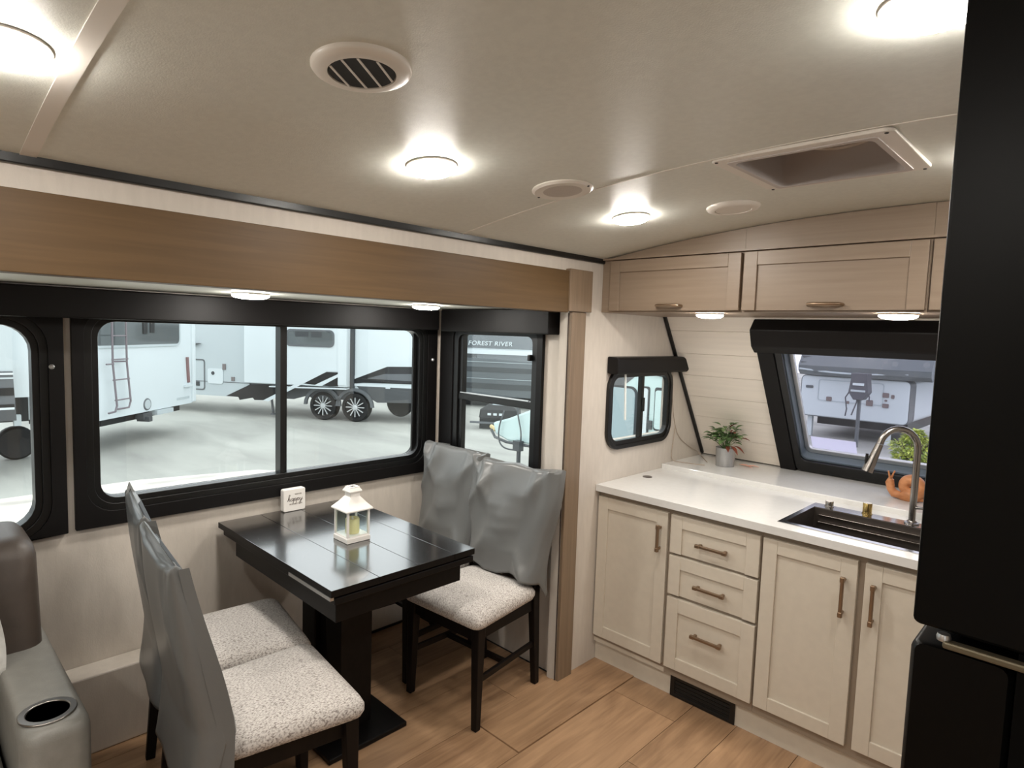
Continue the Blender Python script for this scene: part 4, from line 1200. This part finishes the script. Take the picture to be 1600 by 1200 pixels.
MB().tube([lpt(-.05, .90), lpt(.12, .90)], .014, 6).build('standoff', M_ladder, la)
MB(MB2).lathe([(.11, 0), (.10, .012), (.01, .014)], (1.14, .0, .13), 20, 'y').build('emblem', M_rvmid, t)
MB(MB2).lathe([(.085, .013), (.08, .018), (.01, .018)], (1.14, .0, .13), 20, 'y').build('emblem_inset', M_rvgrey, t)
for k_ in range(8): MB(MB2).box(2.05 + k_ * .055, 2.09 + k_ * .055, .0, .006, .10, .15).build('badge_letter', M_rvgrey, t)
MB(MB2).prism([(2.36, .92), (2.42, .92), (2.46, .42), (2.40, .42)], 'y', .0, .03).build('tail_light', mat('tail_light', (128, 96, 96), .3), t)
MB(MB2).box(2.28, 2.50, 0, .05, .34, .38).build('light_base', M_rvwhite, t)
MB(MB2).box(.1, 2.3, -1.3, -.1, -.12, -.001).build('chassis', M_rvdark, t)
b = MB(MB2); b.box(.95, 1.2, -.3, .05, -.12, -.02); b.box(1.0, 1.1, -.1, .12, -.16, -.08); b.build('hitch', M_rvskirt, t)
MB(MB2).box(1.35, 1.85, -.2, .05, -.09, -.01).build('plate_light', M_rvgrey, t)

# --- trailer seen in the left window
t = thing('travel_trailer', (-11.3, .6, GZ), 'white trailer with grey striped lower panel, cut by the left window', 'trailer', 'trailers in the yard')
MA = frame_M((-10.5, 1.3), (0.05, -1))   # local x towards -y
MAi = MA
b = MB(); b.box(-12.05, -10.75, -5, 1.56, .50, 2.9); b.build('body', M_rvwhite, t)
b = MB(); b.box(-12.0, -10.5, -5, 1.25, .88, 2.9); b.build('slide_out', M_rvgrey, t)
MB().prism([(-5, .18), (1.27, .22), (1.245, .88), (-5, .88)], 'x', -12.0, -10.48).build('lower_panel', M_rvmid, t)
for z_, m_, h_2 in ((.86, M_rvwhite, .025), (.80, M_rvgrey, .02), (.66, M_rvdark, .10), (.44, M_rvdark, .04), (.40, M_rvwhite, .03)):
    box(-10.48, -10.465, -5, 1.25, z_ - h_2, z_).build('stripe', m_, t)
box(-10.48, -10.462, -5, 1.262, .22, .37).build('panel_grey', M_rvskirt, t)
box(-12.0, -11.62, -5, 1.55, .05, .499).build('chassis', M_rvdark, t)
MX = Matrix(((0, 1, 0, -10.9), (1, 0, 0, 0), (0, 0, 1, 0), (0, 0, 0, 1)))
MX[0][3] = -11.75
MB(MX).lathe([(.02, -.22), (.22, -.22), (.25, -.18), (.25, -.04), (.22, 0), (.14, -.01), (.02, -.03)], (1.42, 0, -.30), 28, 'y').build('wheel', M_tyre, t, smooth=40)
box(-10.9, -10.8, 1.28, 1.36, .10, .25).build('bracket', M_rvgrey, t)

# --- trailer front cap behind the end window, with lettering
MF = Matrix.Translation((0, 0, 1.6)) @ Matrix.Scale(1.15, 4) @ Matrix.Translation((0, 0, -1.6)) @ frame_M((-11.0, 10.6), (.866, .5))
t = thing('travel_trailer', (-11, 10.6, GZ), 'dark grey trailer front cap with white lettering and white band', 'trailer', 'trailers in the yard')
def cap_prof(z):  # outward bulge
    return .35 * max(0, 1 - ((z - .8) / 1.9) ** 2)
L = []
for z in (.02, .15, .4, .7, 1.0, 1.3, 1.6, 1.9, 2.3, 2.8):
    row = []
    for i in range(17):
        s_ = -1.5 + 3.2 * i / 16
        row.append((s_, cap_prof(z) * (1 - abs((s_ - .1) / 1.6) ** 4 * .5) - .32, z))
    row += [(1.7, -4, z), (-1.5, -4, z)]
    L.append(row)
MB(MF).loft(L).build('body', M_rvcap, t, smooth=50)
def band(nm, z0_, z1_, m_, e_=.012, s0=-1.48, s1=1.68):
    lo = []
    for i in range(17):
        s_ = s0 + (s1 - s0) * i / 16
        def yy(z): return cap_prof(z) * (1 - abs((s_ - .1) / 1.6) ** 4 * .5) - .32
        lo.append([(s_, yy(z0_) - .01, z0_), (s_, yy(z0_) + e_, z0_), (s_, yy(z1_) + e_, z1_), (s_, yy(z1_) - .01, z1_)])
    MB(MF).loft(lo).build(nm, m_, t)
band('white_band', 1.06, 1.17, M_rvwhite, .02)
band('grey_band', 1.172, 1.20, M_rvgrey, .02)
for z_ in (.86, .45): band('light_line', z_, z_ + .012, M_rvgrey, .014)
band('dark_band', .62, .74, M_rvskirt, .008)
band('dark_band', .20, .34, M_rvskirt, .008)
band('dark_panel', .2, 1.05, M_rvskirt, .005, -.9, -.42)
cu = bpy.data.curves.new('lettering', 'FONT'); cu.body = 'FOREST RIVER'; cu.size = .15; cu.extrude = .006; cu.offset = .002; cu.space_character = 1.12
tmp = bpy.data.objects.new('tmp', cu); COL.objects.link(tmp)
dg = bpy.context.evaluated_depsgraph_get(); dg.update()
me = bpy.data.meshes.new_from_object(tmp.evaluated_get(dg)); bpy.data.objects.remove(tmp)
me.name = 'lettering'
MT = MF @ Matrix(((1.02, .0, 0, -.66), (0, 0, 1, .035), (0, 1.0, 0, 1.275), (0, 0, 0, 1)))
xsv = [v.co.x for v in me.vertices]; wd = max(xsv) - min(xsv)
for v in me.vertices:
    c = v.co.copy(); c.x = c.x / wd * 1.10 + c.y * .15
    v.co = (MT @ c) - ORG[t.name]
me.materials.clear(); me.materials.append(M_rvwhite)
o = bpy.data.objects.new('lettering', me); COL.objects.link(o); o.parent = t
MB(MF).box(-1.2, 1.4, -3.9, -.4, -.27, .02).build('chassis', M_rvdark, t)
# tongue with battery boxes
t = thing('battery_box', (-9.9, 9.6, -.45), 'black battery and propane cover on the dark trailer tongue', 'battery box')
MBt = frame_M((-9.9, 9.75), (.80, .60))
MB(MBt).loft([rrect_l for rrect_l in ([(p[0], p[1], -.30) for p in rrect(-.42, .48, -.3, .22, .04, 3)], [(p[0], p[1], -.12) for p in rrect(-.40, .46, -.3, .2, .04, 3)], [(p[0], p[1], -.02) for p in rrect(-.25, .32, -.25, .12, .04, 3)])]).build('box', M_rvdark, t, smooth=30)
MB(MBt).prism(rrect(-.14, .30, -.2, .1, .03, 3), 'z', -.019, -.005).build('lid', M_rvgrey, t)
for i_ in range(3): MB(MBt).box(-.22 + i_ * .13, -.14 + i_ * .13, .221, .228, -.24, -.19).build('badge', M_rvwhite, t)
MB(MBt).box(-.6, .35, .25, .31, -.42, -.38).build('bumper_bar', M_rvmid, t)
MB(MBt).box(-.4, .5, -.3, .2, -.55, -.301).build('frame', M_rvdark, t)

# --- pale trailer close by, seen from its side through end window and small side window
t = thing('travel_trailer', (-4.8, 6.8, GZ), 'pale blue-white trailer nose with looping cable, close to the windows', 'trailer', 'trailers in the yard')
MB().prism([(-6.42, .30), (-6.36, .14), (-6.10, .07), (-5.0, .10), (-3.25, .12), (-3.25, 2.9), (-4.75, 2.9), (-4.95, 1.5), (-5.15, .95), (-5.72, .55), (-6.1, .40)], 'y', 6.2, 7.7).build('body', M_turq, t, bev=.03)
MB().tube([(-6.42, 6.18, .20), (-6.34, 6.18, .10), (-6.10, 6.18, .06), (-5.0, 6.18, .08)], .02, 6).build('edge_trim', M_rvskirt, t)
MB().tube([(-6.55, 6.3, .22), (-6.42, 6.28, .18)], .03, 8).build('marker', mat('amber_marker', (200, 180, 130), .4), t)
b = MB(); b.box(-5.86, -5.82, 6.14, 6.18, GZ, .10); b.box(-5.90, -5.78, 6.10, 6.19, -.02, .12); b.build('jack_leg', M_rvskirt, t)
MB().tube(smooth_pts([(-6.15, 6.16, .50), (-6.22, 6.14, .25), (-6.2, 6.14, .05), (-6.05, 6.13, -.02), (-5.82, 6.13, .02), (-5.78, 6.13, .22), (-5.86, 6.15, .45), (-5.9, 6.16, .58)]), .011, 6).build('cable', M_rvskirt, t, smooth=60)
# moulded doors and dark panels on the side (seen through the small window)
def sidepan(nm, pts, m_, a_=.02): return MB().prism(pts, 'y', 6.2 - a_, 6.199).build(nm, m_, t, bev=.004)
YY = 6.2
k_ = 6.2 / 5.6
def PZ(x, z): return (x * k_, 1.6 + (z - 1.6) * k_)
def rrk(x0, x1, z0, z1, r):
    a_, c_ = PZ(x0, z0), PZ(x1, z1)
    return rrect(a_[0], c_[0], a_[1], c_[1], r, 5)
sidepan('dark_surround', [PZ(-4.1, 1.02), PZ(-3.80, 1.06), PZ(-3.60, 1.22), PZ(-3.56, 1.30), PZ(-4.1, 1.25)], M_rvmid, .004)
sidepan('door_seam', rrk(-4.3, -3.605, .40, 1.075, .09), M_seam, .006)
sidepan('door_panel', rrk(-4.28, -3.63, .42, 1.05, .08), mat('door_blue_grey', (160, 178, 184), .35), .02)
sidepan('door_seam', rrk(-3.58, -3.455, .55, 1.09, .03), M_seam, .006)
sidepan('door_panel', rrk(-3.575, -3.475, .56, 1.07, .03), M_rvwhite, .02)
sidepan('door_handle', rrk(-3.555, -3.52, .93, 1.0, .01), M_seam, .03)
sidepan('door_seam', rrk(-3.40, -2.97, .64, 1.09, .03), M_seam, .006)
sidepan('door_panel', rrk(-3.385, -2.97, .66, 1.06, .03), M_turq, .02)
sidepan('dark_vent', rrk(-3.47, -3.41, .645, .74, .008), M_rvskirt, .02)
sidepan('roof_line', [PZ(-3.56, 1.225), PZ(-2.97, 1.17), PZ(-2.97, 1.20), PZ(-3.56, 1.255)], M_seam, .02)
sidepan('white_upper', [PZ(-3.56, 1.26), PZ(-2.97, 1.205), PZ(-2.97, 1.6), PZ(-3.56, 1.6)], M_rvwhite, .01)

# --- trailer front behind the sink window
t = thing('travel_trailer', (-4.1, 16, GZ), 'grey and white trailer front with power jack, framed by the sink window', 'trailer', 'trailers in the yard')
YH = 15.0
kk = YH / 14.6
def H(x, z): return (x * kk, 1.6 + (z - 1.6) * kk)
a_, c_ = H(-5.1, -.02), H(-2.99, .87)
MB().prism(rrect(a_[0], c_[0], a_[1], c_[1], .10, 4), 'y', YH, YH + 3).build('lower_cap', M_rvwhite, t, bev=.02)
MB().ring(rrect(a_[0] - .015, c_[0] + .015, a_[1] - .015, c_[1] + .015, .115, 4), rrect(a_[0], c_[0], a_[1], c_[1], .10, 4), 'y', YH + .02, YH + .5).build('edge_trim', M_rvmid, t)
b = MB(); L = []
for z, o_ in ((.89, 0), (.98, .12), (1.1, .14), (1.25, .02), (1.5, -.15), (2.0, -.5), (3.0, -1.3)):
    q1, q2 = H(-5.15, z), H(-2.62, z)
    L.append([(q1[0], YH - o_, q1[1]), (q1[0] + .4, YH - o_ - .12, q1[1]), (q2[0] - .6, YH - o_ - .12, q2[1]), (q2[0], YH - o_, q2[1]), (q2[0], YH + 3, q2[1]), (q1[0], YH + 3, q1[1])])
b.loft(L).build('upper_cap', M_rvcap, t, smooth=40)
for z, dd_ in ((1.02, .03), (1.17, .02), (1.30, .0)):
    pts = []
    for i in range(13):
        u = i / 12; q1 = H(-5.1 + 2.1 * u, z - .05 * sin(pi * u))
        pts.append((q1[0], YH - .27 + .16 * abs(u - .5) + (.08 if z > 1.1 else 0) + (.08 if z > 1.25 else 0), q1[1]))
    MB().tube(pts, .022, 6).build('moulding', M_rvgrey if z < 1.1 else M_rvmid, t, smooth=60)
a_, c_ = H(-4.74, .33), H(-3.45, .80)
MB().ring(rrect(a_[0], c_[0], a_[1], c_[1], .05, 3), rrect(a_[0] + .02, c_[0] - .02, a_[1] + .02, c_[1] - .02, .04, 3), 'y', YH - .012, YH).build('hatch_edge', M_rvgrey, t)
for x, z, w, h in ((-4.50, .38, .11, .10), (-3.70, .37, .13, .13), (-3.41, .56, .12, .10), (-3.28, .54, .06, .08), (-3.40, .34, .12, .09), (-3.4, .45, .05, .04), (-4.92, .62, .16, .06), (-4.12, .34, .06, .06)):
    q1 = H(x, z); MB().prism(rrect(q1[0] - w / 2, q1[0] + w / 2, q1[1] - h / 2, q1[1] + h / 2, .015, 3), 'y', YH - .02, YH - .001).build('fitting', mat('taupe_fitting', (126, 112, 112), .5) if z != .62 else M_rvmid, t)
for x in (-4.92, -3.36):
    q1 = H(x, 0); box(q1[0] - .05, q1[0] + .05, YH + .15, YH + .25, GZ, q1[1] + .1).build('landing_leg', M_rvwhite, t)
q1 = H(-3.6, -.1); box(q1[0] - .1, q1[0] + .4, YH + .1, YH + .5, q1[1] - .08, q1[1] + .08).build('chassis_box', M_rvdark, t)
b = MB()
for i in range(1): b.box(H(-4.9, 0)[0], H(-3.1, 0)[0], YH + .6, YH + 3, -.30, -.05)
b.build('chassis', M_rvdark, t)
t = thing('tongue_jack', (-3.9, 14.2, -.4), 'grey electric tongue jack head with hanging cables before the sink-window trailer', 'jack')
J = 14.2 / 14.6
def JP(x, z): return (x * J, 1.6 + (z - 1.6) * J)
q1, q2 = JP(-4.10, .50), JP(-3.72, .86)
MB().loft([[(q1[0] + i1, 14.1, q2[1]), (q2[0] - i1, 14.1, q2[1]), (q2[0] - i1, 14.4, q2[1]), (q1[0] + i1, 14.4, q2[1])] if 0 else [(q1[0] + i1, 14.1, zz_), (q2[0] - i1, 14.1, zz_), (q2[0] - i1, 14.4, zz_), (q1[0] + i1, 14.4, zz_)] for i1, zz_ in ((.10, q1[1] - .08), (.03, q1[1] + .03), (.0, q1[1] + .08), (.03, q2[1] - .03), (.03, q2[1] + .12))]).build('jack_head', M_grn, t, bev=.01)
box(q1[0] + .08, q2[0] - .08, 14.085, 14.1, q1[1] + .22, q1[1] + .27).build('jack_label', M_rvwhite, t)
box(q1[0] + .05, q2[0] - .05, 14.085, 14.1, q1[1] + .09, q1[1] + .13).build('jack_label', M_rvgrey, t)
box(q1[0] + .16, q2[0] - .16, 14.2, 14.3, GZ, q1[1]).build('jack_post', M_rvmid, t)
for pts in ([(-4.08, .6), (-4.16, .45), (-4.12, .2), (-4.14, .05)], [(-3.92, .5), (-3.94, .35), (-4.0, .15), (-4.02, .08)], [(-3.76, .62), (-3.70, .5), (-3.70, .40)]):
    MB().tube([(JP(*p)[0], 14.15, JP(*p)[1]) for p in pts], .014, 6).build('cable', M_grn, t)
# distant white trailer at right of the sink window
t = thing('travel_trailer', (-4, 30, GZ), 'distant plain white trailer beyond the sink window trailer', 'trailer', 'trailers in the yard')
box(-5.0, 8, 30, 33, .2, 1.25).build('body', M_rvwhite, t)
box(-5.0, 8, 30, 33, 1.26, 3.2).build('upper_body', M_rvcap, t)
box(-4.6, 7, 30.2, 32, GZ, .19).build('chassis', M_rvskirt, t)
# bush
random.seed(5)
bu = thing('bush', (-2.30, 11.8, GZ), 'yellow-green bush outside the sink window at right', 'bush')
b = MB()
for i in range(2600):
    a = random.uniform(0, 2 * pi); e_ = random.uniform(0, 1) ** .5; zz = random.uniform(0, 1)
    rad = e_ * (.62 if zz < .7 else .62 * (1.25 - zz)) * (.55 + .45 * zz)
    p = (-2.30 + rad * cos(a) * .62, 11.8 + rad * sin(a), GZ + .05 + zz * .72)
    leaf(b, p, (cos(a), sin(a), random.uniform(-.2, 1.2)), random.uniform(.05, .10), random.uniform(.03, .045), .3)
b.build('foliage', M_bush, bu, kind='stuff')
b = MB()
for i in range(9):
    a = i * .7; b.tube([(-2.30, 11.8, GZ), (-2.30 + .12 * cos(a), 11.8 + .2 * sin(a), GZ + .4), (-2.30 + .22 * cos(a), 11.8 + .35 * sin(a), GZ + .6)], [.02, .014, .006], 5)
b.build('stems', mat('bush_stem', (92, 76, 58), .8), bu, kind='stuff')

bpy.context.view_layer.update()
